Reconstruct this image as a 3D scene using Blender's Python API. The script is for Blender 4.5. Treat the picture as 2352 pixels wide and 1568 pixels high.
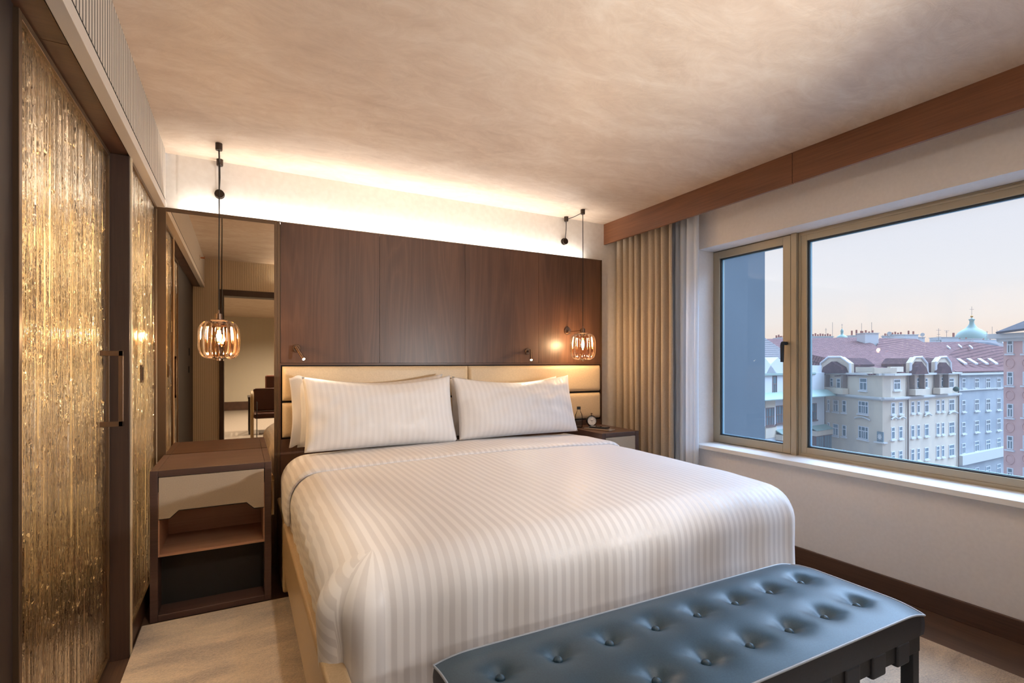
import bpy, bmesh, math, random
from mathutils import Vector, Matrix, noise
random.seed(7)
for o in list(bpy.data.objects): bpy.data.objects.remove(o)
SC = bpy.context.scene
COL = SC.collection
PI = math.pi

# ------------------------------------------------------------------ camera, sky, exposure
F, CX, HY, TH, CH = 1156.6, 1176.0, 833.0, math.atan(621/1156.6), 1.2
SN, CS = math.sin(TH), math.cos(TH)
cd = bpy.data.cameras.new('camera'); cam = bpy.data.objects.new('camera', cd); COL.objects.link(cam)
cam.location = (0, 0, CH); cam.rotation_euler = (PI/2, 0, -TH)
cd.sensor_width = 36; cd.lens = F/2352*36; cd.shift_y = (HY-784)/2352; cd.clip_start = .02; cd.clip_end = 900
SC.camera = cam
SC.view_settings.view_transform = 'Standard'; SC.view_settings.look = 'None'
SC.view_settings.gamma = 1; SC.view_settings.use_curve_mapping = False
SC.view_settings.exposure = 0.0

w = bpy.data.worlds.new('sky'); SC.world = w; w.use_nodes = True
nt = w.node_tree; nt.nodes.clear()
tc = nt.nodes.new('ShaderNodeTexCoord'); sp = nt.nodes.new('ShaderNodeSeparateXYZ')
rp = nt.nodes.new('ShaderNodeValToRGB'); bg = nt.nodes.new('ShaderNodeBackground'); ow = nt.nodes.new('ShaderNodeOutputWorld')
nt.links.new(tc.outputs['Generated'], sp.inputs[0]); nt.links.new(sp.outputs['Z'], rp.inputs[0])
nt.links.new(rp.outputs[0], bg.inputs[0]); nt.links.new(bg.outputs[0], ow.inputs[0])
# sky boosted high on the sunrise side, above the view, to send blue light indoors
def wm(op, a, b_):
    t = nt.nodes.new('ShaderNodeMath'); t.operation = op; t.use_clamp = False
    for i, v in enumerate((a, b_)):
        if isinstance(v, (int, float)): t.inputs[i].default_value = v
        else: nt.links.new(v, t.inputs[i])
    return t.outputs[0]
hi = nt.nodes.new('ShaderNodeMapRange'); nt.links.new(sp.outputs['Z'], hi.inputs[0]); hi.inputs[1].default_value = .34; hi.inputs[2].default_value = .55
side_ = nt.nodes.new('ShaderNodeMapRange'); nt.links.new(sp.outputs['X'], side_.inputs[0]); side_.inputs[1].default_value = .05; side_.inputs[2].default_value = .6; side_.inputs[3].default_value = 0; side_.inputs[4].default_value = 1
nt.links.new(wm('ADD', wm('MULTIPLY', wm('MULTIPLY', hi.outputs[0], side_.outputs[0]), 8.5), 1.0), bg.inputs[1])
cr = rp.color_ramp
cr.elements[0].position = 0.0; cr.elements[0].color = (.60, .54, .52, 1)
cr.elements[1].position = 1.0; cr.elements[1].color = (.86, 1.25, 1.85, 1)
for p, c in ((.035, (.93, .76, .64)), (.07, (.92, .83, .76)), (.13, (.86, .84, .85)), (.24, (.78, .79, .86)), (.34, (.72, .80, .96)), (.5, (.82, 1.2, 1.78))):
    e = cr.elements.new(p); e.color = (*c, 1)
bg.inputs[1].default_value = 1.0

# ------------------------------------------------------------------ helpers
WL = {}
def lin(c):
    return tuple(((v/255)/12.92 if v/255 <= .04045 else ((v/255+.055)/1.055)**2.4) for v in c)
def ray(px, py):
    u = (px-CX)/F; v = (HY-py)/F
    return Vector((SN+CS*u, CS-SN*u, v))
def at_d(px, py, d):                       # a point of the place: picture direction at depth d
    return Vector((0, 0, CH)) + ray(px, py)*d

def mat(name, col=(.5, .5, .5), rough=.5, metal=0, spec=.5, **kw):
    m = bpy.data.materials.new(name); m.use_nodes = True
    b = m.node_tree.nodes['Principled BSDF']
    b.inputs['Base Color'].default_value = (*col, 1); b.inputs['Roughness'].default_value = rough
    b.inputs['Metallic'].default_value = metal; b.inputs['Specular IOR Level'].default_value = spec
    for k, v in kw.items(): b.inputs[k.replace('_', ' ')].default_value = v
    return m
def nodes(m): return m.node_tree.nodes, m.node_tree.links, m.node_tree.nodes['Principled BSDF']
def coords(m, scale=(1, 1, 1), kind='Object'):
    n, l, b = nodes(m)
    t = n.new('ShaderNodeTexCoord'); mp = n.new('ShaderNodeMapping'); mp.inputs['Scale'].default_value = scale
    l.new(t.outputs[kind], mp.inputs[0]); return mp.outputs[0]
def ntex(m, vec, scale=5, detail=4, rough=.5, dist=0):
    n, l, b = nodes(m); t = n.new('ShaderNodeTexNoise')
    t.inputs['Scale'].default_value = scale; t.inputs['Detail'].default_value = detail
    t.inputs['Roughness'].default_value = rough; t.inputs['Distortion'].default_value = dist
    l.new(vec, t.inputs['Vector']); return t.outputs['Fac']
def ramp(m, fac, stops):
    n, l, b = nodes(m); r = n.new('ShaderNodeValToRGB'); e = r.color_ramp.elements
    e[0].position = stops[0][0]; e[0].color = (*stops[0][1], 1); e[1].position = stops[-1][0]; e[1].color = (*stops[-1][1], 1)
    for p, c in stops[1:-1]:
        q = e.new(p); q.color = (*c, 1)
    l.new(fac, r.inputs[0]); return r.outputs[0]
def bump(m, fac, strength=.2, dist=.01):
    n, l, b = nodes(m); t = n.new('ShaderNodeBump'); t.inputs['Strength'].default_value = strength
    t.inputs['Distance'].default_value = dist; l.new(fac, t.inputs['Height']); l.new(t.outputs[0], b.inputs['Normal'])
def math_(m, op, a, b_=None, c=None):
    n, l, b = nodes(m); t = n.new('ShaderNodeMath'); t.operation = op
    for i, v in enumerate((a, b_, c)):
        if v is None: continue
        if isinstance(v, (int, float)): t.inputs[i].default_value = v
        else: l.new(v, t.inputs[i])
    return t.outputs[0]
def noisy(name, c1, c2, scale, rough=.6, bstr=0, stretch=(1, 1, 1), lo=.35, hi=.65, detail=5, dist=.0, bd=.005, **kw):
    m = mat(name, c1, rough, **kw); v = coords(m, stretch); f = ntex(m, v, scale, detail, dist=dist)
    n, l, b = nodes(m); l.new(ramp(m, f, [(lo, c1), (hi, c2)]), b.inputs['Base Color'])
    if bstr: bump(m, f, bstr, bd)
    return m
def wood(name, dark, light, axis='z', rough=.42, fig=0.0):
    m = mat(name, dark, rough)
    fine = {'x': (1.2, 45, 45), 'y': (45, 1.2, 45), 'z': (45, 45, 1.2)}[axis]
    broad = {'x': (.5, 5, 5), 'y': (5, .5, 5), 'z': (5, 5, .5)}[axis]
    f1 = ntex(m, coords(m, fine), 3, 5, .6); f2 = ntex(m, coords(m, broad), 1.6, 3, .5, .6)
    f = math_(m, 'ADD', math_(m, 'MULTIPLY', f1, .45), math_(m, 'MULTIPLY', f2, .55))
    if fig:
        n, l, b = nodes(m)
        # cathedral figure: contour lines of a long soft field
        g = ntex(m, coords(m, {'x': (.25, 3, 3), 'y': (3, .25, 3), 'z': (3, 3, .25)}[axis]), 1.3, 2, .45, .3)
        k = math_(m, 'FRACT', math_(m, 'MULTIPLY', g, 16))
        k = math_(m, 'POWER', math_(m, 'ABSOLUTE', math_(m, 'SUBTRACT', k, .5)), 2)
        f = math_(m, 'ADD', f, math_(m, 'MULTIPLY', k, fig))
    n, l, b = nodes(m)
    l.new(ramp(m, f, [(.34, dark), (.66, light)]), b.inputs['Base Color'])
    bump(m, f1, .06, .002)
    return m

def newbm(): return bmesh.new()
def box(bm, x0, x1, y0, y1, z0, z1):
    vs = [bm.verts.new(p) for p in ((x0, y0, z0), (x1, y0, z0), (x1, y1, z0), (x0, y1, z0), (x0, y0, z1), (x1, y0, z1), (x1, y1, z1), (x0, y1, z1))]
    for f in ((0, 3, 2, 1), (4, 5, 6, 7), (0, 1, 5, 4), (1, 2, 6, 5), (2, 3, 7, 6), (3, 0, 4, 7)): bm.faces.new([vs[i] for i in f])
def B(*a):
    bm = newbm()
    for t in (a if isinstance(a[0], (tuple, list)) else (a,)): box(bm, *t)
    return bm
def frame_of(d):
    d = Vector(d).normalized(); up = Vector((0, 0, 1)) if abs(d.z) < .95 else Vector((1, 0, 0))
    a = d.cross(up).normalized(); return a, a.cross(d).normalized()
def tube(bm, pts, r, seg=12, cap=True, closed=False):
    pts = [Vector(p) for p in pts]; rings = []; n = len(pts)
    for i, p in enumerate(pts):
        d = (pts[(i+1) % n]-pts[i-1]) if closed else (pts[min(i+1, n-1)]-pts[max(i-1, 0)])
        a, b = frame_of(d)
        if rings:
            pa = rings[-1][1]; a = (pa-d.normalized()*pa.dot(d.normalized())).normalized(); b = a.cross(d.normalized()).normalized()
        rr = r[i] if isinstance(r, (list, tuple)) else r
        rings.append(([bm.verts.new(p+(a*math.cos(2*PI*k/seg)+b*math.sin(2*PI*k/seg))*rr) for k in range(seg)], a))
    for i in range(n if closed else n-1):
        A, C = rings[i][0], rings[(i+1) % n][0]
        for k in range(seg): bm.faces.new((A[k], A[(k+1) % seg], C[(k+1) % seg], C[k]))
    if cap and not closed:
        bm.faces.new(rings[0][0]); bm.faces.new(rings[-1][0][::-1])
def cyl(bm, p0, p1, r, seg=24, r1=None): tube(bm, [p0, p1], [r, r if r1 is None else r1], seg)
def lathe(bm, prof, c, seg=32, axis=None, lobes=0, amp=0):
    c = Vector(c); rings = []
    d = Vector(axis or (0, 0, 1)).normalized(); a, b = (Vector((1, 0, 0)), Vector((0, 1, 0))) if not axis else frame_of(d)
    for r, z in prof:
        rings.append([bm.verts.new(c+d*z+(a*math.cos(2*PI*k/seg)+b*math.sin(2*PI*k/seg))*(r*(1+(amp*abs(math.sin(lobes*PI*k/seg)) if lobes else 0)))) for k in range(seg)])
    for i in range(len(rings)-1):
        for k in range(seg): bm.faces.new((rings[i][k], rings[i][(k+1) % seg], rings[i+1][(k+1) % seg], rings[i+1][k]))
    return rings
def cap(bm, ring): bm.faces.new(ring)
def grid(bm, f, nu, nv, uvf=None):
    V = [[bm.verts.new(f(i/nu, j/nv)) for j in range(nv+1)] for i in range(nu+1)]
    uv = bm.loops.layers.uv.verify() if uvf else None
    for i in range(nu):
        for j in range(nv):
            fc = bm.faces.new((V[i][j], V[i+1][j], V[i+1][j+1], V[i][j+1]))
            if uvf:
                for lp, (a, b) in zip(fc.loops, ((i, j), (i+1, j), (i+1, j+1), (i, j+1))): lp[uv].uv = uvf(a/nu, b/nv)
    return V
def poly_prism(bm, pts, off):                 # planar polygon pushed by off
    A = [bm.verts.new(Vector(p)) for p in pts]; C = [bm.verts.new(Vector(p)+Vector(off)) for p in pts]
    bm.faces.new(A); bm.faces.new(C[::-1])
    for i in range(len(A)): bm.faces.new((A[i], C[i], C[(i+1) % len(A)], A[(i+1) % len(A)]))

def obj(name, bm, m, parent=None, smooth=False, bevel=0, bseg=2, solid=0, sub=0):
    bmesh.ops.recalc_face_normals(bm, faces=bm.faces)
    me = bpy.data.meshes.new(name); bm.to_mesh(me); bm.free()
    o = bpy.data.objects.new(name, me); COL.objects.link(o)
    if m: me.materials.append(m)
    if parent:
        o.parent = parent; off = WL[parent.name]; me.transform(Matrix.Translation(-off)) ; WL[o.name] = off
    else: WL[o.name] = Vector((0, 0, 0))
    if smooth or bevel:
        for p in me.polygons: p.use_smooth = True
    if sub:
        s = o.modifiers.new('sub', 'SUBSURF'); s.levels = sub; s.render_levels = sub
    if solid:
        s = o.modifiers.new('solid', 'SOLIDIFY'); s.thickness = solid
    if bevel:
        s = o.modifiers.new('bevel', 'BEVEL'); s.width = bevel; s.segments = bseg; s.limit_method = 'ANGLE'; s.angle_limit = math.radians(40); s.harden_normals = True
    return o
def thing(name, label, cat, loc=(0, 0, 0), group=None):
    o = bpy.data.objects.new(name, None); COL.objects.link(o); o.location = loc; WL[o.name] = Vector(loc); o.empty_display_size = .1
    o['label'] = label; o['category'] = cat
    if group: o['group'] = group
    return o
def tag(o, label, cat, group=None):
    o['label'] = label; o['category'] = cat
    if group: o['group'] = group
    return o
def struct(name, bm, m, parent=None, **kw):
    o = obj(name, bm, m, parent, **kw)
    if parent is None: o['kind'] = 'structure'
    return o
def sroot(name, loc=(0, 0, 0)):
    o = bpy.data.objects.new(name, None); COL.objects.link(o); o.location = loc; WL[o.name] = Vector(loc); o['kind'] = 'structure'; return o
def light(kind, name, loc, energy, color, parent=None, size=.05, direction=(0, 0, -1), spot=1.2, blend=.6, sizey=None):
    d = bpy.data.lights.new(name, kind); d.energy = energy; d.color = color
    o = bpy.data.objects.new(name, d); COL.objects.link(o)
    if kind == 'AREA':
        d.size = size
        if sizey: d.shape = 'RECTANGLE'; d.size_y = sizey
    else: d.shadow_soft_size = size
    if kind == 'SPOT': d.spot_size = spot; d.spot_blend = blend
    o.rotation_euler = Vector(direction).to_track_quat('-Z', 'Y').to_euler()
    if parent: o.parent = parent; o.location = Vector(loc)-WL[parent.name]
    else: o.location = loc
    return o

# ------------------------------------------------------------------ materials
WALNUT_D, WALNUT_L = lin((70, 46, 34)), lin((97, 67, 49))
M = {}
M['walnut'] = wood('walnut_veneer', WALNUT_D, WALNUT_L, 'z', .38, fig=.55)
M['walnut_x'] = wood('walnut_crossgrain', WALNUT_D, WALNUT_L, 'x', .38)
M['pelmet'] = wood('pelmet_wood', lin((98, 60, 38)), lin((130, 84, 56)), 'y', .4)
M['darkwood'] = wood('dark_wood', lin((50, 35, 29)), lin((72, 52, 43)), 'z', .42)
M['darkwood_y'] = wood('dark_wood_long', lin((64, 44, 34)), lin((92, 64, 48)), 'y', .42)
M['floorwood'] = wood('floor_wood', lin((70, 52, 42)), lin((106, 80, 64)), 'y', .35)
M['ns'] = wood('nightstand_wood', lin((68, 48, 42)), lin((94, 70, 61)), 'x', .4)
M['ns_in'] = wood('nightstand_inner_wood', lin((170, 126, 100)), lin((196, 152, 124)), 'x', .45)  # light in the niche put into the colour, paler than the carcass wood
M['black'] = mat('black_void', (.012, .010, .009), .6)
M['drawer'] = noisy('drawer_lacquer', lin((176, 160, 140)), lin((182, 166, 146)), 200, .45)
M['wall'] = noisy('wall_paint', lin((222, 212, 200)), lin((228, 219, 208)), 30, .75, .05)
M['wallw'] = noisy('window_wall_paint', lin((222, 216, 213)), lin((226, 220, 217)), 60, .75, .0)
M['white'] = mat('white_lacquer', lin((232, 230, 228)), .35)
M['soffit'] = mat('soffit_lacquer', lin((196, 184, 170)), .45)
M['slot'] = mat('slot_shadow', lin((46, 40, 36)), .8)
M['blackmetal'] = mat('dark_bronze_metal', lin((70, 58, 50)), .35, .8)
M['bronze'] = mat('bronze_metal', lin((136, 112, 96)), .25, .9)
M['cord'] = mat('cord', lin((30, 22, 18)), .6)
M['champ'] = mat('champagne_metal', lin((172, 160, 138)), .42, .35)
M['gasket'] = mat('gasket', lin((36, 44, 52)), .5)
M['spacer'] = mat('spacer_bar', lin((120, 160, 180)), .3, .6)
M['mirror'] = mat('bronze_mirror', (.74, .60, .44), .012, 1)
M['mirror_frame'] = mat('mirror_frame', lin((110, 88, 68)), .35, .7)
M['seam'] = mat('seam_dark', lin((30, 20, 15)), .7)

# ceiling: brushed stucco
m = mat('stucco', lin((200, 182, 160)), .5); v = coords(m, (1, 2.6, 1))
f1 = ntex(m, v, 1.6, 8, .62, 1.4); f2 = ntex(m, coords(m, (1, 1.6, 1)), 5, 8, .7, 2.5)
n, l, b = nodes(m); ff = math_(m, 'ADD', math_(m, 'MULTIPLY', f1, .6), math_(m, 'MULTIPLY', f2, .4))
l.new(ramp(m, ff, [(.34, lin((198, 174, 152))), (.5, lin((211, 189, 167))), (.66, lin((222, 204, 184)))]), b.inputs['Base Color'])
l.new(math_(m, 'MULTIPLY_ADD', f2, -.35, .58), b.inputs['Roughness']); bump(m, ff, .35, .012); M['ceil'] = m

# striped wallpaper of the doorway wall
def striped(name, c1, c2, per, axis=0, rough=.6):
    m = mat(name, c1, rough); n, l, b = nodes(m); v = coords(m); s = n.new('ShaderNodeSeparateXYZ'); l.new(v, s.inputs[0])
    k = math_(m, 'FRACT', math_(m, 'MULTIPLY', s.outputs[axis], 1/per))
    k2 = math_(m, 'ABSOLUTE', math_(m, 'SUBTRACT', k, .5)); l.new(ramp(m, k2, [(.12, c2), (.3, c1)]), b.inputs['Base Color']); bump(m, k2, .4, .004)
    return m
M['stripewall'] = striped('ribbed_wallpaper', lin((214, 198, 172)), lin((184, 166, 138)), .018)
# bedding with woven satin stripes (uv.x in metres)
def linen(name, base, stripe, plain=False):
    m = mat(name, base, .62, Sheen_Weight=.25); n, l, b = nodes(m)
    if not plain:
        t = n.new('ShaderNodeTexCoord'); s = n.new('ShaderNodeSeparateXYZ'); l.new(t.outputs['UV'], s.inputs[0])
        k = math_(m, 'FRACT', math_(m, 'MULTIPLY', s.outputs[0], 1/.034)); k2 = math_(m, 'ABSOLUTE', math_(m, 'SUBTRACT', k, .5))
        l.new(ramp(m, k2, [(.22, stripe), (.28, base)]), b.inputs['Base Color'])
        r = n.new('ShaderNodeMapRange'); l.new(k2, r.inputs[0]); r.inputs[1].default_value = .22; r.inputs[2].default_value = .28; r.inputs[3].default_value = .42; r.inputs[4].default_value = .7
        l.new(r.outputs[0], b.inputs['Roughness'])
    f = ntex(m, coords(m), 9, 6, .6, .5); bump(m, f, .12, .01)
    return m
M['linen'] = linen('striped_bed_linen', lin((236, 231, 228)), lin((220, 214, 211)))
M['pillow'] = linen('striped_pillow_linen', lin((238, 236, 236)), lin((232, 230, 230)))
M['sheet'] = linen('plain_sheet', lin((236, 232, 230)), lin((236, 232, 230)), True)
M['goldleather'] = noisy('champagne_leather', lin((186, 158, 120)), lin((196, 168, 130)), 180, .33, .05, bd=.001)
M['cushion'] = noisy('cream_leather', lin((214, 192, 158)), lin((222, 200, 166)), 140, .42, .05, bd=.001)
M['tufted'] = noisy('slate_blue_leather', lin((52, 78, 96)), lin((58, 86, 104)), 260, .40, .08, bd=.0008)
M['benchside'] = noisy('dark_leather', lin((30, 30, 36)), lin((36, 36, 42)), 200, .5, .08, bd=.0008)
M['piping'] = mat('piping', lin((168, 176, 186)), .35)
M['strap'] = noisy('strap_leather', lin((22, 20, 22)), lin((30, 28, 30)), 200, .55)
M['curtain'] = noisy('taupe_drape', lin((172, 156, 136)), lin((182, 166, 146)), 220, .8, .1, stretch=(1, 1, .4), bd=.001, Sheen_Weight=.3)
m = mat('sheer_voile', lin((244, 246, 250)), .8); n, l, b = nodes(m)
tr = n.new('ShaderNodeBsdfTranslucent'); tr.inputs[0].default_value = (.9, .93, .97, 1); tp = n.new('ShaderNodeBsdfTransparent')
mx = n.new('ShaderNodeMixShader'); mx.inputs[0].default_value = .5; mx2 = n.new('ShaderNodeMixShader'); mx2.inputs[0].default_value = .12
l.new(b.outputs[0], mx.inputs[1]); l.new(tr.outputs[0], mx.inputs[2]); l.new(mx.outputs[0], mx2.inputs[1]); l.new(tp.outputs[0], mx2.inputs[2])
l.new(mx2.outputs[0], n['Material Output'].inputs[0]); M['sheer'] = m
# rugs
m = mat('cut_pile_rug', lin((176, 152, 124)), .9, Sheen_Weight=.4); n, l, b = nodes(m)
f1 = ntex(m, coords(m, (1, 2.5, 1)), 3.2, 5, .6, .6); f2 = ntex(m, coords(m, (1, 2, 1)), 85, 3, .8)
ff = math_(m, 'ADD', math_(m, 'MULTIPLY', f1, .55), math_(m, 'MULTIPLY', f2, .45))
l.new(ramp(m, ff, [(.38, lin((156, 138, 122))), (.5, lin((196, 174, 150))), (.62, lin((222, 198, 168)))]), b.inputs['Base Color']); bump(m, f2, .8, .008); M['rug'] = m
M['carpet'] = noisy('living_room_carpet', lin((128, 116, 104)), lin((146, 134, 120)), 60, .9)

def thin_glass(name, tint, rough=.0, ior=1.5, extra=.0):
    m = bpy.data.materials.new(name); m.use_nodes = True; n = m.node_tree.nodes; l = m.node_tree.links; n.clear()
    o = n.new('ShaderNodeOutputMaterial'); t = n.new('ShaderNodeBsdfTransparent'); t.inputs[0].default_value = (*tint, 1)
    g = n.new('ShaderNodeBsdfGlossy'); g.inputs['Roughness'].default_value = rough; g.inputs[0].default_value = (1, 1, 1, 1)
    fr = n.new('ShaderNodeFresnel'); fr.inputs[0].default_value = ior; mx = n.new('ShaderNodeMixShader')
    ad = n.new('ShaderNodeMath'); ad.operation = 'ADD'; ad.inputs[1].default_value = extra; l.new(fr.outputs[0], ad.inputs[0])
    l.new(ad.outputs[0], mx.inputs[0]); l.new(t.outputs[0], mx.inputs[1]); l.new(g.outputs[0], mx.inputs[2]); l.new(mx.outputs[0], o.inputs[0])
    return m
M['pane'] = thin_glass('window_glass', (.985, .992, .995), ior=1.18)
_n = M['pane'].node_tree.nodes; _l = M['pane'].node_tree.links            # film of dust on the outer glass, mixed in to haze the city view
_o = [q for q in _n if q.type == 'OUTPUT_MATERIAL'][0]; _s = _o.inputs[0].links[0].from_socket
_d = _n.new('ShaderNodeBsdfTranslucent'); _d.inputs[0].default_value = (.8, .85, .9, 1); _m = _n.new('ShaderNodeMixShader'); _m.inputs[0].default_value = .018
_l.new(_s, _m.inputs[1]); _l.new(_d.outputs[0], _m.inputs[2]); _l.new(_m.outputs[0], _o.inputs[0])
M['amber'] = thin_glass('amber_glass', (1.0, .84, .68), .015, 1.3, .02)
M['clear'] = thin_glass('bottle_glass', (.96, .97, .97), .01, 1.22, .01)
M['bulbglass'] = thin_glass('bulb_glass', (1, .93, .8), .0, 1.3)
# rippled antique glass of the sliding doors
m = mat('rippled_glass', (.95, .87, .72), .03, Transmission_Weight=1.0, IOR=1.5); n, l, b = nodes(m)
co = coords(m); vo = n.new('ShaderNodeTexVoronoi'); vo.inputs['Scale'].default_value = 1.0; l.new(coords(m, (1, 17, 2.6)), vo.inputs['Vector'])
sx = n.new('ShaderNodeSeparateXYZ'); l.new(vo.outputs['Color'], sx.inputs[0]); sy = n.new('ShaderNodeSeparateXYZ'); l.new(co, sy.inputs[0])
wv = ntex(m, coords(m, (1, 3, 1.2)), 1.0, 2, .5)
yy_ = math_(m, 'ADD', sy.outputs[1], math_(m, 'ADD', math_(m, 'MULTIPLY', sx.outputs[0], .09), math_(m, 'MULTIPLY', wv, .010)))
cb_ = n.new('ShaderNodeCombineXYZ'); l.new(yy_, cb_.inputs[1])
r1 = ntex(m, cb_.outputs[0], 70, 3, .6); r2 = ntex(m, coords(m, (1, 1, .4)), 38, 3, .6, 1.2)
ed = math_(m, 'LESS_THAN', vo.outputs['Distance'], .22)
k = math_(m, 'POWER', r2, 4); h = r2
bump(m, h, .35, .004); M['ripple'] = m
def emit(name, col, s):
    m = bpy.data.materials.new(name); m.use_nodes = True; n = m.node_tree.nodes; b = n['Principled BSDF']
    b.inputs['Base Color'].default_value = (*col, 1); b.inputs['Emission Color'].default_value = (*col, 1); b.inputs['Emission Strength'].default_value = s
    return m
M['filament'] = emit('glowing_filament', (1, .72, .38), 60)
M['led'] = emit('led_strip', (1, .97, .92), 17)
M['ledtip'] = emit('led_tip', (1, .82, .5), 60)
M['downlight'] = emit('downlight_lens', (1, .86, .68), 6)  # glow of the added ceiling fill lamps

# ------------------------------------------------------------------ room shell
ZC = 2.361; WX = 2.945; WY = 3.36
struct('floor', B(-.62, 3.2, .0, 3.5, -.1, 0), M['floorwood'])
struct('ceiling', B(-.37, 3.2, -.12, 3.5, ZC, ZC+.1), M['ceil'])
struct('wall_back', B((-.62, 3.2, WY, WY+.15, 0, ZC+.1)), M['wall'])
OY0, OY1, OZ0, OZ1 = .3, 2.605, .60, 2.027
struct('wall_right', B((WX, 3.22, OY1, WY, 0, ZC), (WX, 3.22, -.12, OY0, 0, ZC), (WX, 3.22, OY0, OY1, 0, OZ0-.012), (WX, 3.22, OY0, OY1, OZ1, ZC)), M['wallw'])
DX0, DX1, DZ = -.20, 1.75, 1.985
struct('wall_front', B((-.62, DX0, -.12, .03, 0, ZC), (DX1, WX, -.12, .03, 0, ZC), (DX0, DX1, -.12, .03, DZ, ZC)), M['stripewall'])
# left side: dark wooden wall panel, soffit with louvred grille
struct('wall_left', B((-.62, -.475, .03, 1.605, 0, 2.06)), wood('left_wall_wood', lin((34, 23, 18)), lin((50, 34, 27)), 'z', .6))
tr = sroot('trim_1')
obj('bulkhead', B((-1.2, -.392, .03, WY, 2.085, ZC), (-1.2, -.405, .03, WY, 2.066, 2.086)), M['soffit'], tr)
obj('fascia', B(-.403, -.365, .03, WY, 2.041, 2.084), M['soffit'], tr, bevel=.002)
obj('soffit_board', B((-1.2, -.4065, .03, 1.74, 2.046, 2.067), (-1.2, -.4065, 1.743, WY, 2.046, 2.067)), M['walnut_x'], tr)
bm = newbm(); y = .05; 
while y < 3.30: box(bm, -.3725, -.3660, y, y+.021, 2.092, ZC-.001); y += .0305
g = obj('grille', bm, M['soffit'], tr)
obj('grille_back', B((-.372, -.3666, .04, 3.31, 2.088, ZC-.001)), M['slot'], tr)  # near-flush dark sheet: shade of the slots put in as colour
# pillar between the two sliding doors and floor plinth
tr = sroot('trim_2')
obj('door_pillar', B(-.53, -.402, 2.540, 2.578, 0, 2.041), M['darkwood'], tr, bevel=.0015)
obj('pillar_edge', B(-.402, -.3975, 2.556, 2.578, 0, 2.041), M['cushion'], tr)
obj('plinth', B(-.53, -.404, 2.578, 3.30, 0, .095), M['darkwood_y'], tr)

def ripple_panel(name, x, y0, y1, z0, z1, parent, seed):
    # cast glass: vertical flutes of uneven width that break off and restart at random heights
    rnd = random.Random(seed); cols = []; y = y0
    while y < y1-.004:
        wd = rnd.choice((.007, .009, .011, .014, .018)); wd = min(wd, y1-y); K = 6
        zb = sorted([z0+(z1-z0)*rnd.random() for _ in range(rnd.randint(3, 8))])
        lv = [(rnd.uniform(-.0035, .0035), rnd.uniform(.0012, .0042), rnd.uniform(-.7, .7)) for _ in range(len(zb)+1)]
        for k in range(K): cols.append((y+wd*k/K, k/K, zb, lv))
        y += wd
    cols.append((y1, 1.0, zb, lv)); NR = int((z1-z0)/.0065); V = []; Fc = []
    for (yy, t, zb, lv) in cols:
        s_ = math.sin(PI*t)
        for j in range(NR+1):
            z = z0+(z1-z0)*j/NR; i = 0
            while i < len(zb) and z > zb[i]: i += 1
            base, am, sk = lv[i]; h = base*.35+am*s_*(1+sk*(t-.5)*2)
            for q in zb:
                dz = abs(z-q)
                if dz < .016: h += .0045*math.exp(-(dz/.006)**2)*noise.noise((yy*160, z*120, seed))*2.2; break
            h += .0007*noise.noise((yy*40, z*9, seed))+.0016*max(0, noise.noise((yy*26, z*5, seed+9))-.25)*4*noise.noise((yy*90, z*60, 3))
            V.append((x-.006+h, yy, z))
    n1 = NR+1
    for c in range(len(cols)-1):
        for j in range(NR): a = c*n1+j; Fc.append((a, a+n1, a+n1+1, a+1))
    b0 = len(V)                                        # flat rear face and edges
    V += [(x-.016, y0, z0), (x-.016, y1, z0), (x-.016, y1, z1), (x-.016, y0, z1)]
    Fc.append((b0+3, b0+2, b0+1, b0))
    me = bpy.data.meshes.new(name); me.from_pydata(V, [], Fc); me.update(); o = bpy.data.objects.new(name, me); COL.objects.link(o)
    me.materials.append(M['ripple']); off = WL[parent.name]; me.transform(Matrix.Translation(-off)); o.parent = parent; WL[o.name] = off
    for p in me.polygons: p.use_smooth = True
    return o
def ripple_door(name, x, y0, y1, z0, z1, fr, handle):
    d = sroot(name, (x, (y0+y1)/2, z0)); t = .02
    obj('door_frame', B((x-.03, x+.004, y0, y0+fr, z0, z1), (x-.03, x+.004, y1-fr, y1, z0, z1), (x-.03, x+.004, y0+fr, y1-fr, z1-fr, z1), (x-.03, x+.004, y0+fr, y1-fr, z0, z0+fr)), M['mirror_frame'], d, bevel=.0015)
    ripple_panel('glass_panel', x, y0+fr-.002, y1-fr+.002, z0+fr-.002, z1-fr+.002, d, int(x*-1000))
    if handle == 'bar':
        yb = 2.415
        obj('door_handle', B((x-.005, -.400, yb-.012, yb+.002, 1.226, 1.246), (x-.005, -.400, yb-.012, yb+.002, .957, .977), (-.414, -.400, yb-.012, yb+.002, .957, 1.246)), M['bronze'], d, bevel=.001)
    else:
        obj('recessed_pull', B((x+.0002, x+.0062, 2.80, 2.812, 1.11, 1.19), (x+.0002, x+.0062, 2.84, 2.852, 1.11, 1.19), (x+.0002, x+.0062, 2.812, 2.84, 1.18, 1.19), (x+.0002, x+.0062, 2.812, 2.84, 1.11, 1.12)), M['bronze'], d)
        obj('pull_recess', B(x+.0001, x+.0028, 2.812, 2.84, 1.12, 1.18), M['black'], d)
    return d
ripple_door('door_1', -.467, 1.600, 2.536, .012, 2.040, .018, 'bar')
ripple_door('door_2', -.404, 2.580, 3.262, .097, 2.038, .014, 'pull')
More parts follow.
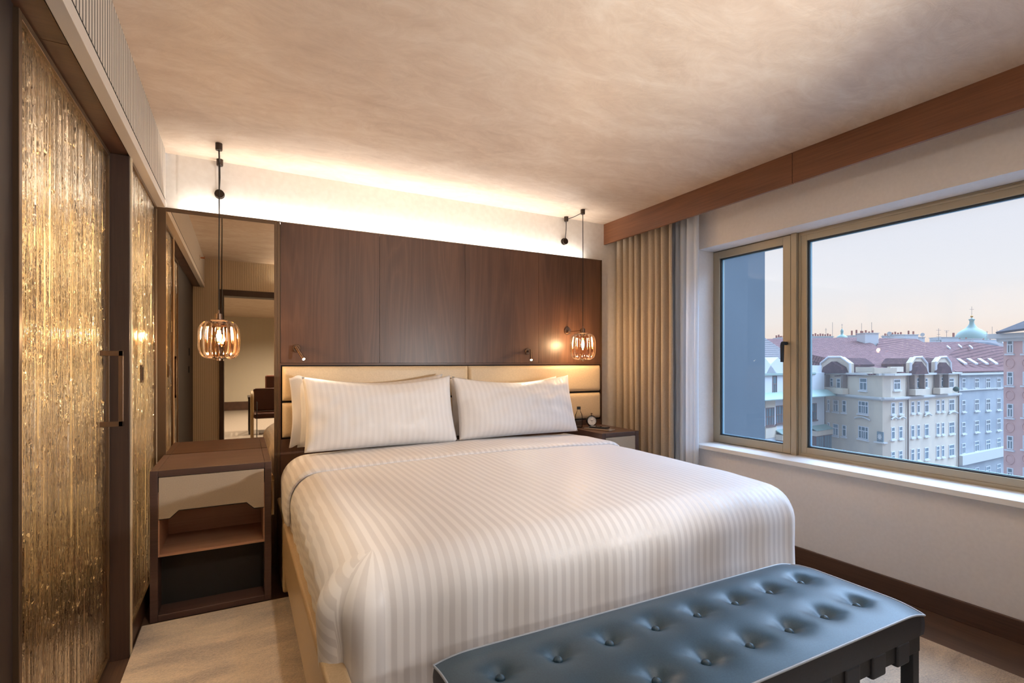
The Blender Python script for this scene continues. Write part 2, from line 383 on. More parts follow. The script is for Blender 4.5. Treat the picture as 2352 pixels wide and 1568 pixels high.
# bathroom behind the doors
struct('wall_bathroom', B((-2.0, -.53, 3.40, 3.5, 0, 2.3), (-2.1, -2.0, .9, 3.5, 0, 2.3), (-2.0, -.62, .9, 1.0, 0, 2.3)), noisy('bathroom_stone', lin((170, 146, 112)), lin((226, 204, 166)), 3, .5))
struct('floor_bathroom', B(-2.1, -.62, .9, 3.5, -.1, 0), M['darkwood'])
struct('ceiling_bathroom', B(-2.1, -.62, .9, 3.5, 2.3, 2.34), M['wall'])
vl = thing('vanity_light', 'warm glowing vertical tube light glimpsed through the rippled glass', 'wall light', (-1.1, 3.38, 1.35))  # invented light source, gives the door glass its warm glow
obj('light_tube', B(-1.13, -1.09, 3.365, 3.395, .9, 1.9), emit('vanity_glow', (1, .82, .55), 9), vl, bevel=.008)
light('AREA', 'bathroom_lamp', (-1.2, 2.4, 2.28), 120, (1, .86, .64), size=.9)  # added lamp out of sight, brightens the rippled glass from behind

# doorway frame, living room beyond (seen in the mirror)
tr = sroot('trim_3')
obj('door_casing', B((DX0-.02, DX0+.022, -.14, .045, 0, DZ+.045), (DX1-.022, DX1+.02, -.14, .045, 0, DZ+.045), (DX0+.022, DX1-.022, -.14, .045, DZ-.025, DZ+.045)), M['darkwood'], tr, bevel=.002)
LY = -7.9
struct('floor_living_room', B(-3.2, 4.2, LY, 0, -.1, 0), M['carpet'])
struct('ceiling_living_room', B(-3.2, 4.2, LY, -.12, ZC, ZC+.1), M['ceil'])
struct('wall_living_room', B((-3.2, 4.2, LY-.1, LY, 0, ZC), (-3.3, -3.2, LY, -.12, 0, ZC), (4.2, 4.3, LY, -.12, 0, ZC), (-3.2, -.62, -.12, -.02, 0, ZC), (2.945, 4.2, -.12, -.02, 0, ZC)), striped('living_room_wallpaper', lin((206, 196, 176)), lin((186, 174, 152)), .03))
struct('baseboard_living_room', B(-3.2, 4.2, LY, LY+.015, 0, .22), M['darkwood_y'])
struct('baseboard_right', B(WX-.016, WX, .03, WY, 0, .098), M['darkwood_y'], bevel=.003)
struct('baseboard_back', B(2.62, WX-.016, WY-.014, WY, 0, .098), M['darkwood_y'])

# unseen downlights added as fill (bedroom and living room ceiling, behind the camera)
dl = []
for i, (x, y, e) in enumerate(((.9, .42, 14), (1.9, .42, 14), (1.2, -3.4, 380), (2.6, -3.0, 300), (-.6, -3.4, 420), (.9, -5.8, 650))):
    t = thing('downlight', ['recessed round downlight above the bench near the doorway', 'recessed round downlight nearest the window', 'living room downlight straight behind the doorway', 'living room downlight towards its window side', 'living room downlight towards its left wall', 'living room downlight farthest from the doorway'][i], 'downlight', (x, y, ZC), 'recessed ceiling downlights')
    bm = newbm(); lathe(bm, [(.034, -.001), (.045, -.001), (.047, -.006), (.044, -.009), (.034, -.005)], (x, y, ZC)); obj('trim_ring', bm, M['white'], t, smooth=True)
    bm = newbm(); lathe(bm, [(.034, -.002), (.0005, -.003)], (x, y, ZC)); obj('lens', bm, M['downlight'], t)
    light('SPOT', 'downlight_lamp', (x, y, ZC-.02), e, (1, .98, .95), t, .05, (0, .35 if i < 2 else 0, -1), 2.7, .9)

t = thing('downlight', 'recessed round downlight at the left, above the passage beside the bed', 'downlight', (.40, .48, ZC), 'recessed ceiling downlights')  # added warm spot out of view, brightens rug and nightstand front
bm = newbm(); lathe(bm, [(.034, -.001), (.045, -.001), (.047, -.006), (.044, -.009), (.034, -.005)], (.40, .48, ZC)); obj('trim_ring', bm, M['white'], t, smooth=True)
bm = newbm(); lathe(bm, [(.034, -.002), (.0005, -.003)], (.40, .48, ZC)); obj('lens', bm, M['downlight'], t)
light('SPOT', 'downlight_lamp', (.40, .48, ZC-.02), 85, (1, .88, .72), t, .03, (-.56, 1.72, -2.3), .55, .8)
ww = thing('linear_uplight', 'slim linear uplight on the wall above the doorway, behind the camera', 'wall light', (1.35, .045, 2.10))  # added fill light above the doorway, brightens ceiling and window wall
obj('light_profile', B(.55, 2.25, .031, .060, 2.085, 2.115), M['white'], ww, bevel=.003)
light('AREA', 'uplight_lamp', (1.2, .085, 2.10), 10, (1, 1, 1), ww, 1.6, (0, .40, .92), sizey=.04)
fu = thing('floor_uplighter', 'slim floor uplighter standing between doorway and window, behind the camera', 'floor lamp', (2.15, .16, 0))  # added fill light out of view, evens out the ceiling brightness
bm = newbm(); lathe(bm, [(.0005, .002), (.12, .002), (.12, .016), (.02, .024), (.0005, .024)], (2.15, .16, 0), 32); obj('base', bm, M['blackmetal'], fu)
bm = newbm(); cyl(bm, (2.15, .16, .02), (2.15, .16, 1.04), .010, 16); obj('pole', bm, M['blackmetal'], fu, smooth=True)
bm = newbm(); tube(bm, [(2.155, .15, 1.02), (2.13, .19, 1.055)], [.03, .055], 24, cap=False); obj('reflector', bm, M['blackmetal'], fu, smooth=True, solid=.002)
light('SPOT', 'uplighter_lamp', (2.12, .205, 1.075), 185, (1, .99, .98), fu, .045, (-1.75, 2.0, 1.05), 1.75, 1.0)
# ------------------------------------------------------------------ window
wn = sroot('window_1', (3.11, 1.6, OZ0))
X0, X1 = 3.105, 3.165
def ring(y0, y1, z0, z1, t, x0=X0, x1=X1): return [(x0, x1, y0, y0+t, z0, z1), (x0, x1, y1-t, y1, z0, z1), (x0, x1, y0+t, y1-t, z0, z0+t), (x0, x1, y0+t, y1-t, z1-t, z1)]
ZB, ZT = .612, 2.022
s1 = (2.003, OY1-.002)
obj('outer_frame', B(*ring(OY0, OY1, ZB-.006, ZT+.004, .012, 3.12, 3.20), (3.10, 3.19, 1.962, 1.998, ZB-.006, ZT+.004)), M['champ'], wn, bevel=.002)
sa = obj('casement_sash', B(*ring(*s1, ZB+.004, ZT-.002, .052)), M['champ'], wn, bevel=.0025)
sb = obj('fixed_sash', B(*ring(OY0+.012, 1.962, ZB+.004, ZT-.002, .052, 3.125, 3.185), *ring(OY0+.012, 1.962, ZB+.004, ZT-.002, .016, 3.120, 3.126)), M['champ'], wn, bevel=.002)
for par, (a, c) in ((sa, s1), (sb, (OY0+.012, 1.962))):
    a += .052; c -= .052; z0, z1 = ZB+.056, ZT-.054; xo = 0 if par is sa else .018
    obj('glazing_gasket', B(*ring(a, c, z0, z1, .007, X0+.014+xo, X0+.022+xo)), M['gasket'], par)
    obj('spacer_bar', B(*ring(a, c, z0, z1, .010, X0+.026+xo, X0+.042+xo)), M['spacer'], par)
    obj('pane', B((X0+.022+xo, X0+.026+xo, a, c, z0, z1)), M['pane'], par)
bm = newbm(); cyl(bm, (3.107, 2.030, 1.326), (3.062, 2.030, 1.326), .011); tube(bm, [(3.064, 2.030, 1.328), (3.061, 2.030, 1.31), (3.060, 2.030, 1.205)], [.011, .012, .010], 12)
obj('window_handle', bm, M['gasket'], wn, smooth=True)
struct('trim_4', B((2.905, 3.125, OY0-.02, OY1+.0, .583, .612)), M['white'], bevel=.004)['kind'] = 'structure'

# pelmet
pm = thing('pelmet', 'long reddish brown wooden pelmet board running above window and drapes', 'pelmet', (2.69, 1.7, 2.19))
obj('board', B(2.678, 2.698, .03, 1.716, 2.190, ZC), M['pelmet'], pm, bevel=.001)
obj('board', B(2.678, 2.698, 1.719, WY, 2.190, ZC), M['pelmet'], pm, bevel=.001)

# ------------------------------------------------------------------ headboard wall
PY = 3.300
hb = thing('headboard_panel', 'wall-wide walnut panel with cream padded cushions, behind the bed', 'headboard', (1.4, PY, 0))
obj('backing', B((.188, 2.604, PY+.012, WY-.001, .02, 1.99), (.188, 2.604, PY+.012, PY+.03, 1.99, 2.03)), M['seam'], hb)
bm = newbm(); xs = [.203, .793, 1.394, 2.003, 2.597]
for a, c in zip(xs, xs[1:]): box(bm, a+.001, c-.001, PY, PY+.014, 1.199, 2.037)
box(bm, .203, 2.597, PY, PY+.014, .02, .742)
obj('veneer', bm, M['walnut'], hb)
obj('cushion_border', B((.203, 2.597, PY-.006, PY+.014, 1.186, 1.1975), (.197, .206, PY-.006, PY+.014, .742, 1.1975), (2.594, 2.603, PY-.006, PY+.014, .742, 1.1975)), M['walnut_x'], hb, bevel=.001)
obj('edge_trim', B((.186, .202, PY-.004, PY+.03, 0, 2.043), (2.598, 2.609, PY-.004, WY-.001, 0, 2.043), (.202, 2.598, PY-.001, PY+.016, 2.037, 2.043)), M['mirror_frame'], hb)
for (a, c) in ((.213, 1.4125), (1.4135, 2.587)):
    for z0, z1 in ((.972, 1.179), (.752, .960)):
        bm = newbm()
        def cf(u, v, a=a, c=c, z0=z0, z1=z1):
            e = min(u*(c-a), (1-u)*(c-a), .03)/.03; g2 = min(v*(z1-z0), (1-v)*(z1-z0), .03)/.03
            q = (1-(1-e)**2.5)*(1-(1-g2)**2.5)
            return Vector((a+u*(c-a), PY+.004-.03*math.sqrt(max(q, 0)), z0+v*(z1-z0)))
        def sp2(u, n): return u
        V = grid(bm, lambda u, v: cf(.5-.5*math.cos(PI*u)*(1 if True else 1), .5-.5*math.cos(PI*v)), 60, 16)
        obj('cushion', bm, M['cushion'], hb, smooth=True)
cv = thing('cove_light', 'warm hidden light strip glowing up the wall above the walnut panel', 'light strip', (1.4, 3.335, 2.0))
obj('led_strip', B(-.30, 2.46, 3.322, 3.336, 2.026, 2.032), M['led'], cv)
obj('channel', B((-.36, 2.55, 3.3185, 3.340, 2.014, 2.0255)), M['blackmetal'], cv)
light('AREA', 'cove_lamp', (1.08, 3.327, 2.0335), 12, (1, .97, .92), cv, 2.74, (0, -.42, .9), sizey=.010)
# mirror left of the headboard
mr = thing('wall_mirror', 'tall bronze-tinted mirror behind the left nightstand', 'mirror', (-.1, PY, .3))
obj('mirror_glass', B(-.362, .170, PY+.001, PY+.008, .30, 2.022), M['mirror'], mr)
obj('mirror_frame', B((-.402, -.362, PY-.003, PY+.02, 0, 2.044), (.170, .1855, PY-.003, PY+.02, 0, 2.044), (-.362, .170, PY-.003, PY+.02, 2.022, 2.044), (-.362, .170, PY-.003, PY+.02, 0.0, .30)), M['mirror_frame'], mr, bevel=.001)

# ------------------------------------------------------------------ nightstands
def nightstand(x0, x1, label):
    y0, y1, H = 2.822, 3.294, .701; t = .031; cx = (x0+x1)/2
    n_ = thing('nightstand', label, 'nightstand', (cx, (y0+y1)/2, 0.002)); z = .002
    obj('carcass', B((x0, x0+t, y0, y1, z, H), (x1-t, x1, y0, y1, z, H), (x0+t, x1-t, y0, y1, H-t, H), (x0+t, x1-t, y0+.002, y1, z, z+.03), (x0+t, x1-t, y1-.02, y1, z+.03, H-t)), M['ns'], n_, bevel=.0025)
    obj('lower_back', B(x0+t, x1-t, y0+.12, y0+.13, .032, .298), M['black'], n_)
    obj('shelf', B(x0+t, x1-t, y0+.004, y1-.022, .300, .312), M['ns_in'], n_)
    obj('niche_lining', B((x0+t, x0+t+.006, y0+.004, y1-.022, .312, .60), (x1-t-.006, x1-t, y0+.004, y1-.022, .312, .60), (x0+t+.006, x1-t-.006, 3.14, 3.148, .312, .60)), M['ns_in'], n_)
    a, c = x0+t+.003, x1-t-.003; k = (c-a)/.461
    P = [(a, .668), (c, .668), (c, .476), (c-.046*k, .476), (c-.082*k, .509), (a+.082*k, .509), (a+.045*k, .476), (a, .476)]
    bm = newbm(); poly_prism(bm, [(p[0], y0+.001, p[1]) for p in P], (0, .012, 0)); d = obj('drawer_front', bm, M['drawer'], n_, bevel=.001)
    bm = newbm(); P2 = [(a-.001, .476), (a+.045*k, .476), (a+.082*k, .509), (c-.082*k, .509), (c-.046*k, .476), (c+.001, .476)]
    tube(bm, [(p[0], y0+.004, p[1]-.0018) for p in P2], .0022, 6); obj('drawer_edge', bm, M['black'], d)
    obj('drawer_box', B(a, c, y0+.014, 3.13, .512, .662), M['seam'], d)
    return n_
nightstand(-.372, .133, 'dark walnut open nightstand on the left, before the bronze mirror')
nightstand(2.235, 2.575, 'dark nightstand on the right, beside the drapes, carrying bottle and clock')

# ------------------------------------------------------------------ bed
bed = thing('bed', 'king-size bed base upholstered in champagne leather, under the white bedding', 'bed', (1.19, 2.2, 0))
def rail(bm, pts, y0, y1, s=1):
    poly_prism(bm, [(x, y0, z) for x, z in pts], (0, y1-y0, 0))
for mir in (0, 1):
    f = (lambda x: 2.350-x) if mir else (lambda x: x)
    bm = newbm(); rail(bm, [(f(.180), .418), (f(.178), .20), (f(.210), .03), (f(.24), .03), (f(.24), .418)], 1.18 if not mir else 1.42, 2.712)
    obj('side_rail', bm, M['goldleather'], bed, bevel=.012, bseg=4)
    obj('head_block', B(min(f(.184), f(.24)), max(f(.184), f(.24)), 2.80, 3.28, .03, .405), M['goldleather'], bed, bevel=.012, bseg=4)
obj('foot_rail', B(.262, 2.085, 1.44, 1.47, .03, .30), M['goldleather'], bed, bevel=.012)
obj('base_plinth', B(.30, 2.085, 1.34, 3.27, .014, .10), M['black'], bed)
obj('mattress', B(.27, 2.115, 1.40, 3.265, .11, .60), M['sheet'], bed, bevel=.05, bseg=5)

# duvet
BX0, BX1, BYF, BR = .205, 2.175, 1.345, .13
CXB = (BX0+BX1)/2
def topz(x, y):
    q = (x-CXB)/((BX1-BX0)/2-BR)
    z = .688-.016*q*q-.010*max(0, (2.4-y))
    fe = max(0, 1-(y-(BYF+BR))/.25); z -= .012*fe*fe
    return z + .004*noise.noise((x*2.5, y*2.5, 1)) + .0025*noise.noise((x*8, y*5, 3))
def profile(q, R, drop, puff):       # q metres of cloth past the inset line -> outward, down
    a = q/R
    if a < PI/2: return R*math.sin(a), R*(1-math.cos(a))
    e = q-R*PI/2; return R+puff*math.sin(min(1, e/drop)*PI), R+e
def duvet_mesh(y_head, off=0., dropside=.20, dropfoot=.42, y_foot=None, only_sides=False):
    bm = newbm(); R = BR; xi0, xi1 = BX0+R, BX1-R; yi = BYF+R if y_foot is None else y_foot
    uv = bm.loops.layers.uv.verify()
    nx, ny, nq = 90, 70, 26
    def setuv(fc, fn):
        for lp in fc.loops: lp[uv].uv = fn
    def side(s, x_in, u0):
        Ls = R*PI/2+dropside
        def f(a, b):
            y = yi+(y_head-yi)*a; q = b*Ls; o_, d_ = profile(q, R, dropside, .0)
            t = max(0, (q-R*.9))/dropside
            wob = .006*noise.noise((y*7, q*3, 5+s))*min(1, q/.1)+.010*noise.noise((y*2.2, q*1.5, 9+s))*min(1, q/.12)+.003*math.sin(y*46+q*14+3*noise.noise((y*3, 0, s)))*min(1, q/.2)
            inn = -.012*max(0, t-.25)
            return Vector((x_in+s*(o_+off+wob+inn), y, topz(x_in, y)+off-d_*(1 if d_ > 0 else 1)))
        return grid(bm, f, ny, nq, lambda a, b: (u0+s*b*Ls, yi+(y_head-yi)*a))
    grid(bm, lambda a, b: Vector((xi0+(xi1-xi0)*a, yi+(y_head-yi)*b, topz(xi0+(xi1-xi0)*a, yi+(y_head-yi)*b)+off)), nx, ny, lambda a, b: (xi0+(xi1-xi0)*a, yi+(y_head-yi)*b))
    side(-1, xi0, xi0); side(1, xi1, xi1)
    if y_foot is None:
        Lf = R*PI/2+dropfoot
        def ff(a, b):
            x = xi0+(xi1-xi0)*a; q = b*Lf; o_, d_ = profile(q, R, dropfoot, .0)
            wob = (.010*noise.noise((x*3, q*1.2, 20))+.004*math.sin(x*24+2*noise.noise((x*2, 0, 4))))*min(1, q/.25)
            return Vector((x, yi-(o_+off+wob+.03*max(0, b-.5)), topz(x, yi)+off-d_))
        grid(bm, ff, nx, nq, lambda a, b: (xi0+(xi1-xi0)*a, -b))
        for s, xc in ((-1, xi0), (1, xi1)):
            nphi = 18
            def fc_(a, b, s=s, xc=xc):
                ph = a*PI/2; Lx = R*PI/2+dropside+(dropfoot-dropside)*min(1, a*1.6); q = b*Lx; o_, d_ = profile(q, R, dropside, 0)
                fold = (.012*math.sin(a*PI*2.6+.4)*math.sin(a*PI)-.016*math.exp(-((a-.52)/.07)**2))*min(1, max(0, q-.07)/.2)
                pinch = 1+(.24 if s < 0 else .05)*math.sin(a*PI)*min(1, q/.15)
                o2 = o_*pinch+fold
                y_ = -(math.sin(ph)); x_ = s*math.cos(ph)
                inn = -.012*max(0, max(0, (q-R*.9))/dropside-.25)*(1-a)
                wl = (.006*noise.noise((yi*7, q*3, 5+s))*min(1, q/.1)+.010*noise.noise((yi*2.2, q*1.5, 9+s))*min(1, q/.12)+.003*math.sin(yi*46+q*14+3*noise.noise((yi*3, 0, s)))*min(1, q/.2))
                wf = (.010*noise.noise((xc*3, q*1.2, 20))+.004*math.sin(xc*24+2*noise.noise((xc*2, 0, 4))))*min(1, q/.25)+.03*max(0, b-.5)
                r_ = o2+off+(1-a)*(wl+inn)+a*wf
                return Vector((xc+x_*r_, yi+y_*r_, topz(xc, yi)+off-d_))
            grid(bm, fc_, nphi, nq, lambda a, b, s=s, xc=xc: ((xc+s*b*(BR*PI/2+dropside)) if a < .5 else (xc+s*(1-a)*.16), -b))
    bmesh.ops.remove_doubles(bm, verts=bm.verts, dist=.0006)
    return bm
dv = obj('duvet', duvet_mesh(3.02), M['linen'], None, smooth=True, solid=-.012)
tag(dv, 'white satin-striped duvet spread over the bed and hanging at the foot', 'duvet')
# turned-back band at the head
def band_mesh():
    bm = newbm(); R = BR; xi0, xi1 = BX0+R, BX1-R; y1 = 3.03; off = .018; drop = .10; Ls = R*PI/2+drop; tot = (xi1-xi0)+2*Ls
    def f(a, b):
        s = -Ls+a*tot; 
        yf = 2.52+.008*math.sin(s*2.2)+.02*max(0, s-1.2)
        y = yf+(y1-yf)*b
        lift = off-.012*max(0, b-.55)/.45-.009*math.exp(-(b/.03)**2)
        wob = .004*noise.noise((s*5, y*6, 31))
        if s < 0:
            o_, d_ = profile(-s, R, drop, 0); return Vector((xi0-o_-lift-wob, y, topz(xi0, y)+lift-d_))
        if s > xi1-xi0:
            o_, d_ = profile(s-(xi1-xi0), R, drop, 0); return Vector((xi1+o_+lift+wob, y, topz(xi1, y)+lift-d_))
        return Vector((xi0+s, y, topz(xi0+s, y)+lift+wob))
    grid(bm, f, 130, 64, lambda a, b: (xi0-Ls+a*tot+.012, b)); return bm
obj('turned_back_band', band_mesh(), M['linen'], dv, smooth=True, solid=-.010)

def pillow(name, x0, x1, yb, zb, h, lean, th, label, yaw=0, seed=0, flange=0, sag=.03, mt='pillow'):
    cx = (x0+x1)/2; wd = (x1-x0)/2
    root = thing(name, label, 'pillow', (cx, yb, zb), 'white bed pillows')
    def surf(sgn):
        def f(a, b):
            u = 2*a-1; v = 2*b-1
            e = max(0, 1-abs(u)**3.2)**.62*max(0, 1-abs(v)**3.0)**.62
            x = u*wd*(1-.035*(1-v*v)); z = h/2+v*h/2*(1-(.10 if v > 0 else .02)*(1-abs(u)**1.6)) - (sag*(1-u*u) if v > 0 else 0)*v
            nn = .007*noise.noise((u*3+seed, v*3, seed))+.004*noise.noise((u*9+seed, v*4, seed+4))
            cr_ = .010*math.sin(v*9+seed)*math.exp(-((abs(u)-.9)/.1)**2)
            yy = -sgn*(e*th/2*(1-.25*v)+nn*min(1, e*3)+cr_*e)
            return Vector((x, yy, z))
        return f
    bm = newbm()
    grid(bm, surf(1), 56, 34, lambda a, b: (a*2*wd, b)); grid(bm, surf(-1), 56, 34, lambda a, b: (a*2*wd, b))
    bmesh.ops.remove_doubles(bm, verts=bm.verts, dist=.0008)
    R_ = Matrix.Translation((cx, yb, zb)) @ Matrix.Rotation(yaw, 4, 'Z') @ Matrix.Rotation(-lean, 4, 'X')
    bmesh.ops.transform(bm, matrix=R_, verts=bm.verts)
    obj('pillowcase', bm, M[mt], root, smooth=True)
    if flange:
        bm = newbm(); s = flange
        grid(bm, lambda a, b: Vector((s*(wd*.93+a*.075*(1-.25*math.sin(b*PI))), .012*math.sin(b*8+seed)*a-.004, b*h*.96+.01+.008*math.sin(a*5))), 8, 24, lambda a, b: (a*.03, b))
        bmesh.ops.transform(bm, matrix=R_, verts=bm.verts); obj('flange', bm, M['sheet'], root, smooth=True, solid=.004)
    return root
pillow('pillow', .285, 1.19, 3.180, .706, .42, .06, .12, 'rear left pillow, its plain flange peeping out at the outer side', 0, 3, -1)
pillow('pillow', 1.24, 2.10, 3.180, .706, .395, .06, .12, 'rear right pillow, only a corner showing above the front one', 0, 5)
pillow('pillow', .300, 1.195, 2.950, .709, .430, .30, .18, 'front left white striped pillow, the largest in view', 0, 1)
pillow('pillow', 1.205, 2.115, 2.945, .714, .416, .30, .18, 'front right white striped pillow, next to the water bottle', 0, 2)

# ------------------------------------------------------------------ bench
BL = Vector((1.115, .975, 0)); bl, bw, bh = 1.395, .425, .470
bench = thing('bench', 'slate-blue button-tufted leather bench standing at the foot of the bed', 'bench', BL)
btn = [(-.572+.1628*i, y) for i in range(8) for y in (.087, -.092)]
def bz(x, y):
    z = 0
    for bx, by in btn:
        r2 = ((x-bx)**2+((y-by)*1.0)**2); z -= .018*math.exp(-r2/.0007)+.012*math.exp(-r2/.0032)
        # pleats running out from each button
        dx, dy = x-bx, y-by; r = math.sqrt(r2)+1e-6
        if r < .09: z -= .0022*max(0, math.cos(math.atan2(dy, dx)*2+.9))**6*math.exp(-((r-.04)/.025)**2)
    ex = (bl/2-abs(x))/.10; ey = (bw/2-abs(y))/.10
    z -= .014*(max(0, 1-ex)**2+max(0, 1-ey)**2)
    return z
bm = newbm()
grid(bm, lambda a, b: Vector(((a-.5)*bl, (b-.5)*bw, bh+bz((a-.5)*bl, (b-.5)*bw))), 300, 90)
ct = obj('tufted_top', bm, M['tufted'], bench, smooth=True)
bm = newbm()
for (xa, ya, xb, yb_) in ((-1, -1, 1, -1), (1, -1, 1, 1), (1, 1, -1, 1), (-1, 1, -1, -1)):
    def sf(a, b, xa=xa, ya=ya, xb=xb, yb_=yb_):
        x = (xa+(xb-xa)*a)*bl/2; y = (ya+(yb_-ya)*a)*bw/2; zt_ = bh+bz(x, y)-.001; o = .996+.006*math.sin(b*PI)
        return Vector((x*o, y*o, .385+(zt_-.385)*b))
    grid(bm, sf, 60, 6)
bmesh.ops.remove_doubles(bm, verts=bm.verts, dist=.0003)
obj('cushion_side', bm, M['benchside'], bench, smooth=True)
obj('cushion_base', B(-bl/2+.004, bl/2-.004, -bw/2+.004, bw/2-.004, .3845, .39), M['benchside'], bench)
bm = newbm(); N = 60; pts = []
for (xa, ya, xb, yb_) in ((-1, -1, 1, -1), (1, -1, 1, 1), (1, 1, -1, 1), (-1, 1, -1, -1)):
    for k in range(N): t = k/N; x = (xa+(xb-xa)*t)*bl/2; y = (ya+(yb_-ya)*t)*bw/2; pts.append((x, y, bh+bz(x, y)))
tube(bm, pts, .0032, 8, closed=True); obj('piping', bm, M['piping'], bench, smooth=True)
for bx, by in btn:
    bm = newbm(); z = bh+bz(bx, by); lathe(bm, [(.0005, .0085), (.004, .008), (.0085, .0055), (.0118, .001), (.0118, -.006)], (bx, by, z+.006), 20); obj('button', bm, M['tufted'], bench, smooth=True)
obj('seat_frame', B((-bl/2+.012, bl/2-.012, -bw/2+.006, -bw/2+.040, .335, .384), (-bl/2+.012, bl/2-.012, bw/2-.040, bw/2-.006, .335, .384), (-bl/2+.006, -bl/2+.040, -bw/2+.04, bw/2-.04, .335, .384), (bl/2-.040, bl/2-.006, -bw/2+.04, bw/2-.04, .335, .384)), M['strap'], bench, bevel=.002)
x = bl/2-.115
while x > -bl/2+.05:
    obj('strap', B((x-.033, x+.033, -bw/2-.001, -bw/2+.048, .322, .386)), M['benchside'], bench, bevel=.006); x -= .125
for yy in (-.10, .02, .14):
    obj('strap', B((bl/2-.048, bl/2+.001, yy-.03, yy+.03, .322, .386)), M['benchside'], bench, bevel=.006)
for sx in (-1, 1):
    for sy in (-1, 1):
        a, c = sorted((sx*(bl/2-.012), sx*(bl/2-.046))); e, g_ = sorted((sy*(bw/2-.008), sy*(bw/2-.042)))
        obj('leg', B(a, c, e, g_, .0135, .336), M['strap'], bench, bevel=.002)
# the bench meshes were laid out around its own centre
for o in bench.children: o.data.transform(Matrix.Translation(BL))
bench.rotation_euler.z = math.radians(-1.3)

# ------------------------------------------------------------------ rug
rg = obj('rug', B(-.398, 2.598, .10, 2.795, .001, .013), M['rug'], None, bevel=.004); tag(rg, 'large beige cut-pile rug under bed and bench', 'rug')

# ------------------------------------------------------------------ pendants
def pendant(x, y, label, arm=False):
    zt, zb = 1.423, 1.222
    t = thing('pendant_lamp', label, 'pendant lamp', (x, y, ZC), None)
    bm = newbm(); lathe(bm, [(.0005, 0), (.017, 0), (.017, -.030), (.0155, -.036), (.0005, -.036)], (x, y, ZC), 28); obj('ceiling_pulley', bm, M['blackmetal'], t, smooth=False)
    yw = 3.325; xw = x-.004
    bm = newbm(); lathe(bm, [(.0005, 0), (.017, 0), (.017, -.030), (.0155, -.036), (.0005, -.036)], (xw, yw, ZC), 28); obj('ceiling_pulley', bm, M['blackmetal'], t)
    bm = newbm(); lathe(bm, [(.0005, 0), (.026, 0), (.026, .009), (.0005, .009)], (xw-.002, WY-.0095, 2.170), 32, (0, 1, 0)); lathe(bm, [(.0005, 0), (.024, 0), (.024, .009), (.0005, .009)], (xw-.002, WY-.030, 2.168), 32, (0, 1, 0)); cyl(bm, (xw-.002, WY-.025, 2.17), (xw-.002, WY-.005, 2.17), .006)
    obj('wall_disc', bm, M['blackmetal'], t)
    bm = newbm(); tube(bm, [(x, y, ZC-.022), (x-.001, (y+yw)/2, ZC-.026), (xw, yw, ZC-.022)], .0028, 8)
    tube(bm, [(xw, yw, ZC-.034), (xw+.001, yw+.003, 2.26), (xw-.002, WY-.024, 2.190)], .0028, 8)
    tube(bm, [(x, y, ZC-.03), (x+.0015, y, 2.0), (x, y, 1.75), (x, y, zt+.040)], .0028, 8); obj('cord', bm, M['cord'], t, smooth=True)
    bm = newbm(); r = lathe(bm, [(.0005, zt+.06), (.004, zt+.058), (.006, zt+.038), (.0155, zt+.036), (.0155, zt+.006), (.0005, zt+.006)], (x, y, 0), 28); obj('socket', bm, M['bronze'], t, smooth=False)
    bm = newbm(); lathe(bm, [(.0005, zt+.007), (.040, zt+.005), (.041, zt+.001), (.038, zt-.002), (.0005, zt-.001)], (x, y, 0), 36); obj('cap_plate', bm, M['bronze'], t)
    prof = []
    K = 22
    for i in range(K+1):
        a = i/K*PI
        rr = (max(0, math.sin(a)))**.42*.098; zz = (zt+zb)/2+.5*(zt-zb)*(math.copysign(abs(math.cos(a))**.72, math.cos(a)))
        if i == 0: rr = .034
        if i == K: rr = .012
        prof.append((max(rr, .012 if i > K/2 else .034), zz))
    bm = newbm(); lathe(bm, prof, (x, y, 0), 192, lobes=16, amp=-.07); sh = obj('glass_shade', bm, M['amber'], t, smooth=True)
    bm = newbm(); lathe(bm, [(.0005, zb+.004), (.011, zb+.004), (.011, zb-.010), (.0005, zb-.010)], (x, y, 0), 24); obj('bottom_cap', bm, M['bronze'], t)
    bm = newbm(); lathe(bm, [(.0005, zt-.006), (.010, zt-.006), (.011, zt-.035), (.0005, zt-.035)], (x, y, 0), 20); obj('bulb_base', bm, M['bronze'], t)
    bm = newbm(); lathe(bm, [(.010, zt-.036), (.017, zt-.050), (.019, zt-.080), (.015, zt-.112), (.006, zt-.124), (.0005, zt-.126)], (x, y, 0), 28); bu = obj('bulb', bm, M['bulbglass'], t, smooth=True)
    bm = newbm()
    for k in range(4):
        a = k*PI/2; tube(bm, [(x+.006*math.cos(a), y+.006*math.sin(a), zt-.052), (x+.007*math.cos(a), y+.007*math.sin(a), zt-.108)], .0022, 6)
    obj('filament', bm, M['filament'], bu)
    light('POINT', 'pendant_light', (x, y, zt-.08), 10.5, (1, .82, .62), t, .018)
    if arm:
        bm = newbm(); lathe(bm, [(.0005, 0), (.030, 0), (.030, .010), (.0005, .010)], (x-.012, PY-.0105, zt+.028), 32, (0, 1, 0)); cyl(bm, (x-.012, PY-.010, zt+.020), (x-.012, PY-.035, zt+.020), .014)
        cyl(bm, (x-.012, PY-.03, zt+.020), (x-.002, y+.012, zt+.022), .0032, 10); lathe(bm, [(.0155, -.012), (.020, -.012), (.020, .012), (.0155, .012)], (x, y, zt+.02), 24); obj('wall_arm', bm, M['bronze'], t, smooth=False)
    return t
pendant(-.106, 3.085, 'amber ribbed-glass pendant hanging before the mirror, over the left nightstand')
pendant(2.279, 3.110, 'amber ribbed-glass pendant with wall arm, over the right nightstand', True)

